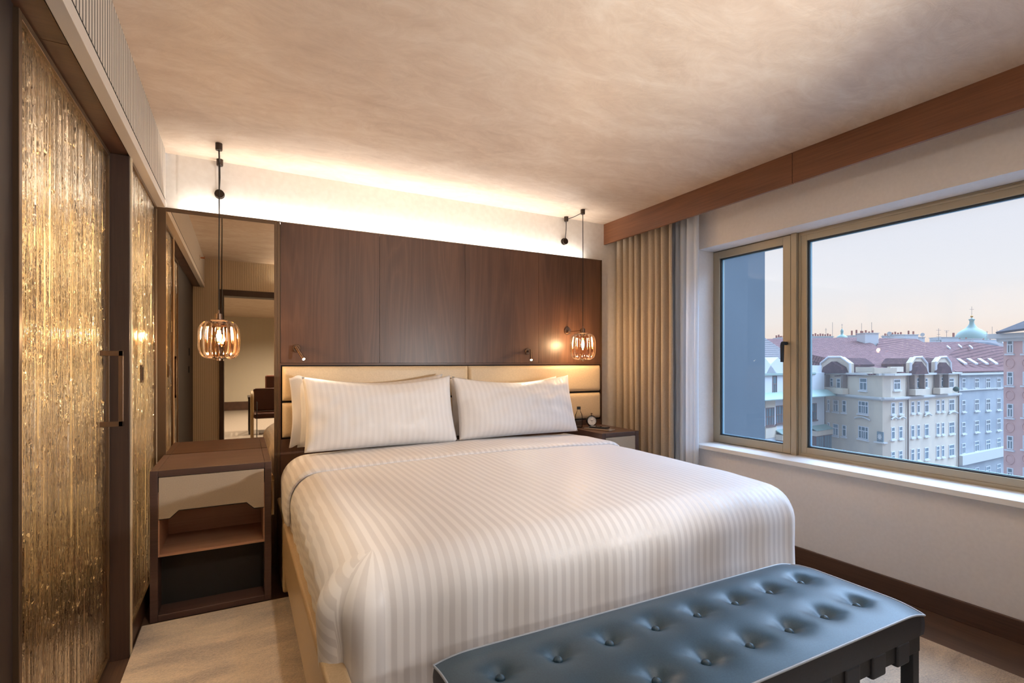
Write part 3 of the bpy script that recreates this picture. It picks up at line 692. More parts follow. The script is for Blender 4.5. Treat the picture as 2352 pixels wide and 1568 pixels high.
def reader(x, s, label):
    t = thing('reading_lamp', label, 'reading lamp', (x, PY, 1.285))
    bm = newbm(); lathe(bm, [(.0005, -.012), (.022, -.012), (.024, -.009), (.024, .0), (.0005, .0)], (x, PY-.0005, 1.287), 32, (0, 1, 0)); obj('wall_base', bm, M['bronze'], t)
    bm = newbm(); cyl(bm, (x, PY-.01, 1.287), (x, PY-.034, 1.287), .007, 16); obj('joint', bm, M['bronze'], t, smooth=True)
    p0 = Vector((x-s*.006, PY-.040, 1.296)); p1 = Vector((x+s*.030, PY-.108, 1.222))
    bm = newbm(); cyl(bm, p0, p1, .0095, 20); a = obj('lamp_tube', bm, M['bronze'], t, bevel=.001)
    d = (p1-p0).normalized()
    bm = newbm(); cyl(bm, p1-d*.0005, p1+d*.002, .0075, 20); obj('led_lens', bm, M['ledtip'], a)
    light('SPOT', 'reading_light', p1+d*.006, 4.0, (1, .84, .62), t, .008, d+Vector((s*.1, .25, 0)), 1.5, .7)
reader(.292, 1, 'small bronze reading lamp on the walnut panel, above the left pillow')
reader(1.905, -1, 'small dark reading lamp on the walnut panel, above the right pillow')

# ------------------------------------------------------------------ things on the right nightstand
H0 = .7035
bt = thing('water_bottle', 'clear glass water bottle with black cap on the right nightstand', 'bottle', (2.285, 3.17, H0))
prof = [(.0005, .001), (.025, .001), (.028, .005), (.028, .085), (.026, .100), (.018, .118), (.0125, .130), (.012, .142)]
bm = newbm(); lathe(bm, prof, (2.285, 3.17, H0), 36); obj('bottle_body', bm, M['clear'], bt, smooth=True)
bm = newbm(); lathe(bm, [(.0005, .139), (.0145, .139), (.0145, .160), (.0005, .160)], (2.285, 3.17, H0), 28); obj('bottle_cap', bm, M['gasket'], bt)
bm = newbm(); lathe(bm, [(.0005, .004), (.0245, .004), (.0245, .052), (.0005, .052)], (2.285, 3.17, H0), 28); obj('water', bm, thin_glass('water', (.95, .96, .96), 0, 1.1), bt, smooth=False)
fd = Vector((-.35, -1, .12)).normalized()
C = Vector((2.395, 3.155, H0+.046))
ck = thing('alarm_clock', 'round black alarm clock with white face on the right nightstand', 'clock', (C.x, C.y, H0))
bm = newbm(); r = lathe(bm, [(.0005, -.026), (.030, -.026), (.040, -.016), (.0425, 0), (.040, .009), (.0345, .012), (.0345, .008)], C, 44, fd); obj('clock_case', bm, mat('clock_black', (.01, .01, .012), .2), ck, smooth=True)
bm = newbm(); lathe(bm, [(.0005, .0085), (.0345, .0085)], C, 44, fd); fc = obj('clock_face', bm, mat('clock_white', (.85, .85, .86), .5), ck)
a_, b_ = frame_of(fd)
upv = Vector((0, 0, 1)); upv = (upv-fd*upv.dot(fd)).normalized(); rt = upv.cross(fd).normalized()*-1
rt = fd.cross(upv).normalized()*-1
def onface(r, ang, z=.0098): return C+fd*z+(upv*math.cos(ang)+rt*math.sin(ang))*r
bm = newbm()
for k in range(12):
    a = k*PI/6; cyl(bm, onface(.0265, a), onface(.0310 if k % 3 else .0320, a), .0007 if k % 3 else .0011, 6)
obj('hour_marks', bm, M['black'], fc)
bm = newbm(); cyl(bm, onface(0, 0, .011), onface(.017, -PI/3.2, .011), .0011, 6); cyl(bm, onface(0, 0, .011), onface(.025, PI/3, .011), .0009, 6); cyl(bm, onface(.004, 0, .011), onface(.022, PI, .011), .0004, 6); cyl(bm, C+fd*.0095, C+fd*.012, .0018, 12)
obj('clock_hands', bm, M['black'], fc)
bm = newbm(); cyl(bm, C+Vector((0, 0, .040)), C+Vector((0, 0, .054)), .004, 16); lathe(bm, [(.0005, .062), (.006, .060), (.008, .055), (.004, .051), (.0005, .051)], C, 20); obj('bell_knob', bm, M['bronze'], ck, smooth=True)
for s in (-1, 1):
    bm = newbm(); cyl(bm, C+rt*s*.018+Vector((0, 0, -.034)), C+rt*s*.024+Vector((0, .0, -.0455)), .003, 10); obj('foot', bm, M['bronze'], ck)
ty = thing('notepad', 'slim pale notepad under a black phone on the right nightstand', 'notepad', (2.37, 3.0, H0))
def rbox(c, ang, lx, ly, z0, z1):
    bm = newbm(); box(bm, -lx/2, lx/2, -ly/2, ly/2, z0, z1); bmesh.ops.transform(bm, matrix=Matrix.Translation((c[0], c[1], 0)) @ Matrix.Rotation(ang, 4, 'Z'), verts=bm.verts); return bm
AN = math.radians(-68)
obj('paper_block', rbox((2.355, 3.005), AN, .215, .085, H0, H0+.006), mat('pad_paper', lin((206, 178, 146)), .6), ty, bevel=.001)
obj('cover', rbox((2.355, 3.005), AN, .215, .085, H0+.0062, H0+.0075), mat('pad_cover', lin((110, 104, 104)), .4), ty)
ph = thing('phone', 'black phone lying on the notepad, right nightstand', 'phone', (2.365, 3.02, H0+.008))
obj('phone_body', rbox((2.368, 3.022), AN+.06, .145, .058, H0+.008, H0+.018), mat('phone_black', (.015, .015, .017), .18), ph, bevel=.003)
obj('screen', rbox((2.368, 3.022), AN+.06, .130, .050, H0+.0181, H0+.0185), mat('phone_glass', (.01, .01, .014), .05), ph)

# ------------------------------------------------------------------ drapes
def drape(name, y0, y1, xc, amp, nf, mt, label, cat, seed, z0=.03, z1=2.30, tight=.0):
    bm = newbm(); NS = nf*14
    def f(a, b):
        z = z0+(z1-z0)*b
        ph = a*nf*2*PI + 2.6*noise.noise((a*4.2, seed, b*.35)) + .25*math.sin(b*3+seed)
        k = .85+.9*noise.noise((a*5, b*.8, seed)); am = amp*(1-.25*b)*k
        yy = y1+(y0-y1)*a + .010*noise.noise((a*6, b*1.6, seed+2)) + tight*b*(a-.5)
        return Vector((xc+am*math.sin(ph)+.006*noise.noise((a*9, b*3, seed+7)), yy+.3*am*math.sin(2*ph)*.5, z))
    grid(bm, f, NS, 30)
    return tag(obj(name, bm, M[mt], None, smooth=True, solid=.0025), label, cat)
drape('drape', 2.700, 3.335, 2.800, .038, 9, 'curtain', 'pleated taupe drape hanging between headboard and window', 'curtain', 3)
drape('sheer_curtain', 2.535, 2.775, 2.865, .026, 4, 'sheer', 'white sheer curtain gathered beside the window', 'curtain', 8)

# ------------------------------------------------------------------ mirror-only room details
sw = thing('light_switch', 'upper dark switch plate on the wooden wall panel seen in the mirror', 'switch', (-.475, .5, 1.31))
obj('switch_plate', B(-.4748, -.466, .44, .52, 1.275, 1.350), M['black'], sw, bevel=.002)
sw = thing('light_switch', 'lower small dark switch plate on the wooden wall panel seen in the mirror', 'switch', (-.475, .56, 1.13))
obj('switch_plate', B(-.4748, -.466, .52, .56, 1.10, 1.165), M['black'], sw, bevel=.002)
spk = thing('sprinkler', 'small copper sprinkler head on the bulkhead seen in the mirror', 'sprinkler', (-.365, .75, 2.24))
bm = newbm(); lathe(bm, [(.0005, 0), (.028, 0), (.026, .006), (.0005, .008)], (-.3655, .75, 2.24), 24, (1, 0, 0)); obj('escutcheon', bm, M['soffit'], spk)
bm = newbm(); cyl(bm, (-.36, .75, 2.24), (-.325, .75, 2.24), .006, 10); lathe(bm, [(.0005, .034), (.016, .034), (.016, .037), (.0005, .037)], (-.36, .75, 2.24), 20, (1, 0, 0)); tube(bm, [(-.35, .738, 2.24), (-.338, .732, 2.24), (-.325, .745, 2.24)], .0022, 6); obj('nozzle', bm, mat('copper', lin((190, 110, 60)), .3, .9), spk)

leather = mat('brown_leather', lin((84, 44, 28)), .35); chw = mat('dark_chair_wood', lin((34, 20, 14)), .4); bent = mat('bentwood_birch', lin((220, 190, 140)), .4)
# dark slatted armchair
CA = Vector((.42, -3.15, 0))
ac = thing('armchair', 'dark slatted wooden armchair with brown leather seat, in the next room', 'armchair', CA)
def B3(*a): return B(*[(q[0]+CA.x, q[1]+CA.x*0+CA.x, 0, 0, 0, 0) for q in a])
def BO(C_, *a): return B(*[(q[0]+C_.x, q[1]+C_.x, q[2]+C_.y, q[3]+C_.y, q[4], q[5]) for q in a])
obj('seat_cushion', BO(CA, (-.24, .26, -.28, .26, .34, .46)), leather, ac, bevel=.03, bseg=3)
obj('back_cushion', BO(CA, (-.05, .30, -.30, -.18, .42, .98)), leather, ac, bevel=.03, bseg=3)
for sx in (-.30, .30):
    obj('arm_rest', BO(CA, (sx-.03, sx+.03, -.30, .30, .60, .63)), chw, ac, bevel=.006)
    for z in (.50, .40): obj('side_slat', BO(CA, (sx-.012, sx+.012, -.28, .28, z, z+.035)), chw, ac, bevel=.004)
    for sy in (-.28, .26): obj('leg', BO(CA, (sx-.02, sx+.02, sy-.02, sy+.02, .002, .61)), chw, ac, bevel=.004)
# bentwood armchair
CB = Vector((.36, -2.05, 0))
bc = thing('armchair', 'pale bentwood-looped armchair with brown leather shell, in the next room', 'armchair', CB)
for sx in (-.22, .22):
    bm = newbm(); P = []
    for k in range(13):
        a = PI*k/12; P.append((CB.x+sx, CB.y+.17*math.cos(a), .60+.17*math.sin(a)*.9))
    P = [(CB.x+sx, CB.y+.20, .02), (CB.x+sx, CB.y+.185, .35)]+P+[(CB.x+sx, CB.y-.185, .35), (CB.x+sx, CB.y-.20, .02)]
    tube(bm, P, .022, 10); obj('bent_loop', bm, bent, bc, smooth=True)
obj('seat', BO(CB, (-.20, .20, -.20, .22, .36, .44)), leather, bc, bevel=.03, bseg=3)
obj('backrest', BO(CB, (-.20, .20, -.25, -.18, .44, .80)), leather, bc, bevel=.03, bseg=3)
bm = newbm(); tube(bm, [(CB.x-.16, CB.y+.25, .62), (CB.x-.16, CB.y+.25, .06), (CB.x-.13, CB.y+.25, .02), (CB.x+.16, CB.y+.25, .02)], .006, 8); obj('wire_stretcher', bm, chw, bc, smooth=True)

# ------------------------------------------------------------------ the city outside
C_ = lin
CM = dict(
 cream=noisy('cream_render', C_((204, 190, 170)), C_((190, 178, 162)), .5, .9, stretch=(1, 1, .5)), white=mat('white_render', C_((196, 198, 202)), .9),
 grey=noisy('grey_render', C_((158, 162, 166)), C_((140, 146, 152)), .4, .9), pink=noisy('pink_render', C_((206, 168, 160)), C_((194, 156, 150)), .5, .9),
 greyroof=mat('grey_roof', C_((150, 140, 140)), .8), copper=mat('copper_green', C_((140, 160, 152)), .6), trim=mat('stone_trim', C_((186, 186, 184)), .8),
 winframe=mat('window_white', C_((204, 206, 210)), .6), brownframe=mat('window_brown', C_((110, 84, 78)), .6), glassd=mat('dark_pane', C_((96, 112, 120)), .15),
 pot=mat('chimney_pot', C_((150, 92, 74)), .8), pipe=mat('downpipe', C_((120, 104, 94)), .6), gold=mat('gilded', C_((190, 140, 70)), .3, .6), plant=mat('plant', C_((70, 84, 70)), .9), pier=noisy('blue_grey_pier', C_((70, 82, 92)), C_((78, 90, 100)), .8, .8), wire=mat('antenna', C_((120, 110, 110)), .6))
def tiles(name, c1, c2, sx=2.4, sy=1.9, amt=.8):
    m = mat(name, c1, 1.0, 0, .0); n, l, b = nodes(m); t = n.new('ShaderNodeTexCoord'); s = n.new('ShaderNodeSeparateXYZ'); l.new(t.outputs['UV'], s.inputs[0])
    k = math_(m, 'FRACT', math_(m, 'MULTIPLY', s.outputs[1], sy)); j = math_(m, 'FRACT', math_(m, 'MULTIPLY', s.outputs[0], sx))
    e = math_(m, 'MULTIPLY', math_(m, 'GREATER_THAN', k, .25), math_(m, 'GREATER_THAN', j, .18))
    f = ntex(m, coords(m, (1, 1, 1)), 1.6, 6, .8); f = math_(m, 'ADD', math_(m, 'MULTIPLY', f, .75), math_(m, 'MULTIPLY', e, amt*.3))
    l.new(ramp(m, f, [(.38, c2), (.66, c1)]), b.inputs['Base Color']); return m
CM['redroof'] = tiles('red_tiles', C_((140, 106, 102)), C_((92, 72, 72)))
CM['slate'] = tiles('grey_tiles', C_((134, 126, 124)), C_((88, 86, 90)), .05, 2.2, 1.4)
def quad_roof(name, pts, m, parent, th=.25):
    P = [at_d(*p) for p in pts]; bm = newbm(); vs = [bm.verts.new(p) for p in P]; f = bm.faces.new(vs); uv = bm.loops.layers.uv.verify()
    e1 = (P[1]-P[0]).normalized(); nn = (P[1]-P[0]).cross(P[-1]-P[0]).normalized(); e2 = nn.cross(e1)
    for lp, p in zip(f.loops, P): lp[uv].uv = ((p-P[0]).dot(e1), (p-P[0]).dot(e2))
    o = obj(name, bm, m, parent, solid=-th); return o
class Wall:
    def __init__(s, pa, da, pb, db):
        s.A = at_d(pa, HY, da); s.Bq = at_d(pb, HY, db); s.d = (s.Bq-s.A); s.L = s.d.length; s.d.normalize()
        s.n = Vector((s.d.y, -s.d.x, 0)); 
        if s.n.dot(Vector((0, 0, CH))-s.A) < 0: s.n = -s.n
    def uz(s, px, py):
        r = ray(px, py); o = Vector((0, 0, CH)); t = (s.A-o).dot(s.n)/r.dot(s.n); p = o+r*t
        return (p-s.A).dot(s.d), p.z
    def bx(s, bm, u0, u1, z0, z1, o0, o1):
        vs = []
        for z in (z0, z1):
            for u, o_ in ((u0, o0), (u1, o0), (u1, o1), (u0, o1)): vs.append(bm.verts.new(Vector((s.A.x+s.d.x*u+s.n.x*o_, s.A.y+s.d.y*u+s.n.y*o_, z))))
        for f in ((0, 3, 2, 1), (4, 5, 6, 7), (0, 1, 5, 4), (1, 2, 6, 5), (2, 3, 7, 6), (3, 0, 4, 7)): bm.faces.new([vs[i] for i in f])
    def pb(s, bm, x0, y0, x1, y1, o0, o1):      # box by two picture corners projected on the facade plane
        xm, ym = (x0+x1)/2, (y0+y1)/2
        u0 = s.uz(x0, ym)[0]; u1 = s.uz(x1, ym)[0]; z1 = s.uz(xm, y0)[1]; z0 = s.uz(xm, y1)[1]; s.bx(bm, u0, u1, z0, z1, o0, o1)
    def window(s, parent, x0, y0, x1, y1, two=True, fm='winframe', sill=True, tr=.36):
        xm, ym = (x0+x1)/2, (y0+y1)/2
        u0 = s.uz(x0, ym)[0]; u1 = s.uz(x1, ym)[0]; z1 = s.uz(xm, y0)[1]; z0 = s.uz(xm, y1)[1]
        f = .11; bm = newbm()
        s.bx(bm, u0, u0+f, z0, z1, -.02, .07); s.bx(bm, u1-f, u1, z0, z1, -.02, .07); s.bx(bm, u0+f, u1-f, z0, z0+f, -.02, .07); s.bx(bm, u0+f, u1-f, z1-f, z1, -.02, .07)
        zt = z1-(z1-z0)*tr; s.bx(bm, u0+f, u1-f, zt-.06, zt+.06, -.02, .07)
        um = (u0+u1)/2
        if two: s.bx(bm, um-.05, um+.05, z0+f, zt-.06, -.02, .065)
        if two == 3:
            for k in (.3, .7): uu = u0+(u1-u0)*k; s.bx(bm, uu-.05, uu+.05, z0+f, z1-f, -.02, .066)
        if sill: s.bx(bm, u0-.15, u1+.15, z0-.22, z0-.04, -.02, .22)
        w_ = obj('window', bm, CM[fm], parent)
        bm = newbm(); s.bx(bm, u0+f, u1-f, z0+f, z1-f, .0, .02); obj('pane', bm, CM['glassd'], w_)
        return w_
ZG = -24.0
# cream corner building: left front, narrow corner front, right front
cb = thing('corner_building', 'cream corner apartment house with arched gables and red tiled roof across the street', 'building', at_d(2010, HY, 71)-Vector((0, 0, CH-ZG)))
W1 = Wall(1893, 84, 2027, 71); W2 = Wall(2027, 71, 2046, 71); W3 = Wall(2046, 71, 2200, 82)
def ztop(W, px, py): return W.uz(px, py)[1]
zc = W1.uz(2000, 857)[1]
def footprint(pts, z0, z1):
    bm = newbm(); poly_prism(bm, [Vector((p.x, p.y, z0)) for p in pts], (0, 0, z1-z0)); return bm
bk = Vector((SN, CS, 0))
bm = footprint([W1.A, W1.Bq, W2.Bq, W3.Bq, W3.Bq+bk*9, W1.A+bk*9], ZG, zc)
obj('facade', bm, CM['cream'], cb)
bm = newbm(); zb_ = W1.uz(2011, 912.8)[1]
for W in (W1, W2, W3):
    W.bx(bm, -.1, W.L+.1, zb_-.15, zb_+.12, 0, .5); W.bx(bm, -.1, W.L+.1, zb_-.35, zb_-.15, 0, .28); W.bx(bm, -.1, W.L+.1, zc-.28, zc, -.3, .55)
obj('cornice', bm, CM['trim'], cb)
bm = newbm(); W1.pb(bm, 1962, 843, 2003, 855, -.6, -.2); W2.bx(bm, -1, W2.L+1, zc, zc+.8, -.6, -.2); W3.pb(bm, 2049, 842, 2079, 854, -.6, -.2); obj('parapet', bm, CM['cream'], cb)
def gable(W, pts, bay, rp_, wins):
    P = []
    for px, py in pts:
        u, z = W.uz(px, py); P.append(Vector((W.A.x+W.d.x*u, W.A.y+W.d.y*u, z)))
    bm = newbm(); poly_prism(bm, [p+W.n*.12 for p in P], -W.n*.5); g_ = obj('gable', bm, CM['cream'], cb)
    bm = newbm(); poly_prism(bm, [p-W.n*.38-Vector((0, 0, .15)) for p in P], -W.n*3.2); obj('dormer_roof', bm, CM['redroof'], g_)
    bm = newbm()
    for a, c in zip(P[1:-1], P[2:]): pass
    tube(bm, [p+W.n*.22 for p in P[:-1]] if False else [p+W.n*.22 for p in P], .17, 6); obj('gable_coping', bm, CM['winframe'], g_)
    x0, y0, x1, y1 = bay
    for xa, xb in ((x0, x0+(x1-x0)*.10), (x1-(x1-x0)*.10, x1)):
        bm = newbm(); W.pb(bm, xa, y0, xb, y1, .1, .75); obj('loggia_post', bm, CM['pipe'], g_)
    bm = newbm(); W.pb(bm, x0-3, y1, x1+3, y1+13, .1, 1.0); obj('balcony', bm, CM['cream'], g_)
    bm = newbm(); R = []
    for px, py in rp_:
        u, z = W.uz(px, py); R.append(Vector((W.A.x+W.d.x*u, W.A.y+W.d.y*u, z)))
    poly_prism(bm, [p+W.n*.13 for p in R], W.n*.85); obj('loggia_roof', bm, CM['redroof'], g_)
    for q in wins: W.window(cb, *q, two=False, sill=False)
gable(W1, [(1888, 866), (1888, 834), (1906, 819.5), (1935, 819.5), (1955.5, 834.5), (1956, 858)], (1903, 861, 1947, 890), [(1899, 857), (1904, 843), (1924, 830), (1946, 843), (1951, 857)], [(1907, 868, 1914, 888), (1922, 869, 1931, 891), (1937, 868, 1945, 888)])
gable(W3, [(2087.5, 860), (2088, 833), (2097, 820), (2113, 819.5), (2125, 834), (2126, 856)], (2087, 861, 2112, 893), [(2084, 859), (2090, 842), (2099, 830), (2110, 845), (2115, 858)], [(2096, 867, 2102, 891), (2105, 867, 2111, 891)])
gable(W3, [(2145.5, 856), (2146, 831), (2155, 820), (2169, 819), (2179, 832), (2180, 855)], (2144, 860, 2167, 890), [(2142, 857), (2148, 842), (2155, 832), (2166, 845), (2170, 857)], [(2152, 866, 2158, 888), (2161, 866, 2166, 888)])
for x0, x1 in ((1975, 1992),): W1.window(cb, x0, 868, x1, 896)
for (x0, y0, x1, y1, t) in ((1901, 917, 1906, 943, False), (1914, 918, 1926, 945, True), (1935, 919, 1944, 947, False), (1972, 921, 1995, 950, 3),
    (1901, 970, 1906, 996, False), (1914, 973, 1926, 1000, True), (1935, 976, 1944, 1002, False), (1972, 979, 1995, 1008, 3),
    (1901, 1028, 1906, 1050, False), (1914, 1030, 1926, 1060, True), (1935, 1032, 1944, 1062, False), (1972, 1040, 1995, 1068, 3)):
    W1.window(cb, x0, y0, x1, y1, two=t)
W3.window(cb, 2052, 870, 2067, 895, two=True)
for x0, x1, t in ((2046.5, 2054.5, False), (2064, 2072, False), (2092, 2099, False), (2106, 2112, False), (2123, 2132, False), (2150, 2157, False), (2162, 2168, False), (2179, 2191, True)):
    sl = (x0-2050)*.03
    for y0, y1 in ((924, 951), (980, 1008), (1036, 1064), (1090, 1116)):
        k = (y0-833)/100
        W3.window(cb, x0, y0-sl*k*2, x1, y1-sl*k*2.2, two=t)
for x0, x1 in ((2125, 2128), (2182, 2188)): W3.window(cb, x0-3, 868, x1+2, 890, two=False)
for (W, x0, x1, y) in ((W1, 1966, 2001, 962), (W3, 2044, 2058, 962), (W3, 2061, 2076, 961), (W3, 2120, 2136, 954), (W3, 2176, 2196, 949)):
    bm = newbm(); u0 = W.uz(x0, y)[0]; u1 = W.uz(x1, y)[0]; z = W.uz((x0+x1)/2, y)[1]; pts = []
    for k in range(9): t = k/8; pts.append(Vector((W.A.x+W.d.x*(u0+(u1-u0)*t), W.A.y+W.d.y*(u0+(u1-u0)*t), z+.28*math.sin(t*PI)))+W.n*.2)
    tube(bm, pts, .12, 6); obj('window_hood', bm, CM['trim'], cb)
for W, px in ((W1, 1897), (W3, 2082), (W3, 2198)):
    bm = newbm(); u, _ = W.uz(px, 950); p = W.A+W.d*u+W.n*.2; cyl(bm, (p.x, p.y, ZG), (p.x, p.y, zc-.3), .11, 8); obj('downpipe', bm, CM['pipe'], cb)
# relief panel with star ornament on the corner
uu, zz = W2.uz(2025, 1003); Wp = Wall(2017, 71.9, 2033, 71.0)
bm = newbm(); Wp.pb(bm, 2018, 991, 2032, 1014, -.3, .35); pn = obj('relief_panel', bm, mat('relief_ground', C_((110, 124, 130)), .8), cb)
bm = newbm(); u0, z0 = Wp.uz(2025, 1002.5); c = Wp.A+Wp.d*u0+Wp.n*.35; c.z = z0
vs = []
for k in range(20):
    r = .42 if k % 2 else .24; a = k*PI/10; vs.append(c+Wp.d*(r*.8*math.cos(a))+Vector((0, 0, 1))*r*1.2*math.sin(a))
poly_prism(bm, vs, Wp.n*.08); obj('star_relief', bm, CM['trim'], pn)
bm = newbm(); Wp.pb(bm, 2013, 1014, 2037, 1017, -.2, .6); obj('panel_ledge', bm, CM['trim'], cb)
bm = newbm(); uq, zq = W3.uz(2187, 893); c = W3.A+W3.d*uq+W3.n*.5; c.z = zq; bmesh.ops.create_icosphere(bm, subdivisions=2, radius=.42, matrix=Matrix.Translation(c)); obj('window_plant', bm, CM['plant'], cb)
# roofs of the corner building
quad_roof('roof', [(1700, 880, 80), (1895, 862, 84), (2010, 857, 71.5), (2062, 857, 73), (2016, 797, 88), (1986, 774, 94), (1880, 777, 99), (1700, 779, 105)], CM['redroof'], cb)
quad_roof('roof', [(2062, 857, 72.2), (2200, 856, 82.6), (2262, 856, 90), (2106, 778, 96), (2020, 776, 92), (2012, 800, 88)], CM['redroof'], cb)
# long grey building up the street
gb = thing('street_building', 'long blue-grey apartment house up the street, with four roof skylights', 'building', at_d(2250, HY, 90)-Vector((0, 0, CH-ZG)))
W4 = Wall(2199, 83, 2380, 100); z4 = W4.uz(2250, 856)[1]
bm = footprint([W4.A+W4.d*.3, W4.Bq, W4.Bq+bk*9, W4.A+W4.d*.3+bk*9], ZG, z4); obj('facade', bm, CM['grey'], gb)
bm = newbm(); W4.bx(bm, 0, W4.L, z4-.3, z4, 0, .5); zz4 = W4.uz(2250, 893)[1]; W4.bx(bm, 0, W4.L, zz4-.12, zz4+.08, 0, .25); zz4 = W4.uz(2250, 1035)[1]; W4.bx(bm, 0, W4.L, zz4-1.6, zz4, 0, .7); obj('cornice', bm, CM['trim'], gb)
for x0, x1, dy in ((2209, 2217, 3), (2238, 2248, 1), (2264, 2274, 0), (2289, 2298, -1.5), (2318, 2327, -3), (2346, 2354, -5)):
    for y0, y1, k in ((868, 891, .2), (916, 942, 1), (964, 990, 1.8), (1010, 1034, 2.6), (1070, 1096, 3.4)):
        W4.window(gb, x0, y0+dy*k, x1, y1+dy*k, two=True)
quad_roof('roof', [(2196, 853, 82.6), (2380, 849, 100), (2330, 800, 104), (2228, 784, 99), (2100, 786, 104), (2150, 830, 90)], CM['redroof'], gb)
for (xa, ya, xb, yb) in ((2197, 826, 2222, 837), (2220, 825.5, 2247, 837), (2245, 825.5, 2271, 837), (2268, 825.5, 2293, 837)):
    d0 = 89+(xa-2197)*.05; bm = newbm(); P = [at_d(xa, ya, d0+3), at_d(xa+8, ya, d0+3), at_d(xb, yb, d0), at_d(xb-7, yb, d0)]; poly_prism(bm, P, (0, 0, .25)); obj('skylight', bm, CM['winframe'], gb)
for (xa, ya) in ((2174, 796), (2200, 793), (2225, 795)):
    bm = newbm(); P = [at_d(xa, ya, 97), at_d(xa+3, ya, 97), at_d(xa+10, ya+6, 96), at_d(xa+7, ya+6, 96)]; poly_prism(bm, P, (0, 0, .25)); obj('skylight', bm, CM['winframe'], gb)
# second roof behind
sb_ = thing('rear_building', 'grey-roofed house behind the skylight roof, right of the copper dome', 'building', at_d(2290, HY, 112)-Vector((0, 0, CH-ZG)))
quad_roof('roof', [(2235, 785, 114), (2300, 787, 114), (2380, 812, 108), (2380, 850, 104), (2320, 834, 104), (2262, 804, 106)], CM['slate'], sb_)
W5 = Wall(2230, 116, 2400, 112); bm = newbm(); z5 = W5.uz(2300, 788)[1]; W5.bx(bm, 0, W5.L, ZG, z5-.2, -6, 0); obj('facade', bm, CM['grey'], sb_)
# left building with zigzag gables
lb = thing('gabled_building', 'pale house with zigzag gables and green copper canopies, beside the cream corner house', 'building', at_d(1830, HY, 74)-Vector((0, 0, CH-ZG)))
W6 = Wall(1690, 68, 1895, 80.8); z6 = W6.uz(1765, 858)[1]
bm = footprint([W6.A, W6.Bq-W6.d*.2, W6.Bq-W6.d*.2+bk*3, W6.A+bk*14], ZG, z6); obj('facade', bm, CM['white'], lb)
bm = newbm(); W6.bx(bm, 0, W6.uz(1868, 860)[0], z6-.22, z6+.05, -.1, .4); obj('eaves_gutter', bm, CM['copper'], lb)
for pts in ([(1700, 858), (1722, 825), (1745, 858)], [(1738, 858), (1755, 820), (1758, 823), (1784, 858)], [(1759, 858), (1772, 834), (1786, 820.5), (1806, 841), (1815, 858)], [(1830, 855), (1852, 836), (1872, 855)]):
    P = []
    for px, py in pts:
        u, z = W6.uz(px, py); P.append(Vector((W6.A.x+W6.d.x*u, W6.A.y+W6.d.y*u, z)))
    bm = newbm(); poly_prism(bm, [p+W6.n*.05 for p in P], -W6.n*3.5); obj('gable', bm, CM['white'], lb)
quad_roof('roof', [(1690, 870, 68.5), (1875, 858, 79), (1862, 846, 80), (1756, 775, 82), (1700, 750, 82)], CM['slate'], lb)
bm = newbm(); W6.pb(bm, 1866, 839, 1892, 858, -4, -.3); obj('firewall', bm, CM['white'], lb)
for x0, x1, y0, y1 in ((1774, 1784, 863, 904), (1800, 1809, 862, 902), (1852, 1861, 861, 900)):
    W6.window(lb, x0, y0, x1, y1, two=True, fm='brownframe', sill=False, tr=.45)
bm = newbm(); zc6 = W6.uz(1830, 905)[1]
def slab(W, u0, u1, za, zb, o1):
    A = W.A; P = [A+W.d*u0, A+W.d*u1, A+W.d*u1+W.n*o1, A+W.d*u0+W.n*o1]; bm = newbm()
    for p, z in zip(P, (za, za, zb, zb)): p.z = z
    poly_prism(bm, P, (0, 0, -.12)); return bm
obj('canopy', slab(W6, 0, W6.L+.6, zc6+.5, zc6-.35, 1.5), CM['copper'], lb)
for x0, x1, y0, y1 in ((1758.5, 1778, 936, 977), (1782, 1800, 931, 972), (1843, 1858, 930, 970), (1858, 1875, 926, 964)):
    W6.window(lb, x0, y0, x1, y1, two=3, fm='brownframe', tr=.5)
for x0, x1, y in ((1780, 1812, 990), (1858, 1896, 981)):
    u0 = W6.uz(x0, y)[0]; u1 = W6.uz(x1, y)[0]; z = W6.uz((x0+x1)/2, y)[1]
    obj('bay_canopy', slab(W6, u0, u1, z+.35, z-.2, 1.2), CM['copper'], lb)
    bm = newbm(); W6.bx(bm, u0, u1, z-1.1, z-.32, 0, 1.1); obj('bay_band', bm, CM['cream'], lb)
    for k in (0, 1):
        ua = u0+(u1-u0)*(.03+.49*k); bm = newbm(); f = .1; ub = ua+(u1-u0)*.45
        W6.bx(bm, ua, ub, z-4, z-1.1, .2, 1.0); w_ = obj('bay_window', bm, CM['brownframe'], lb)
        bm = newbm()
        for q in range(3): L_ = (ub-ua)/3; W6.bx(bm, ua+q*L_+.07, ua+(q+1)*L_-.07, z-3.8, z-1.25, 1.0, 1.03)
        obj('pane', bm, CM['glassd'], w_)
for x0, x1, y0, y1 in ((1757, 1779, 919, 935), (1757, 1782, 978, 1005), (1842, 1860, 914, 929)):
    bm = newbm(); W6.pb(bm, x0, y0, x1, y1, 0, .12); obj('render_band', bm, CM['cream'], lb)
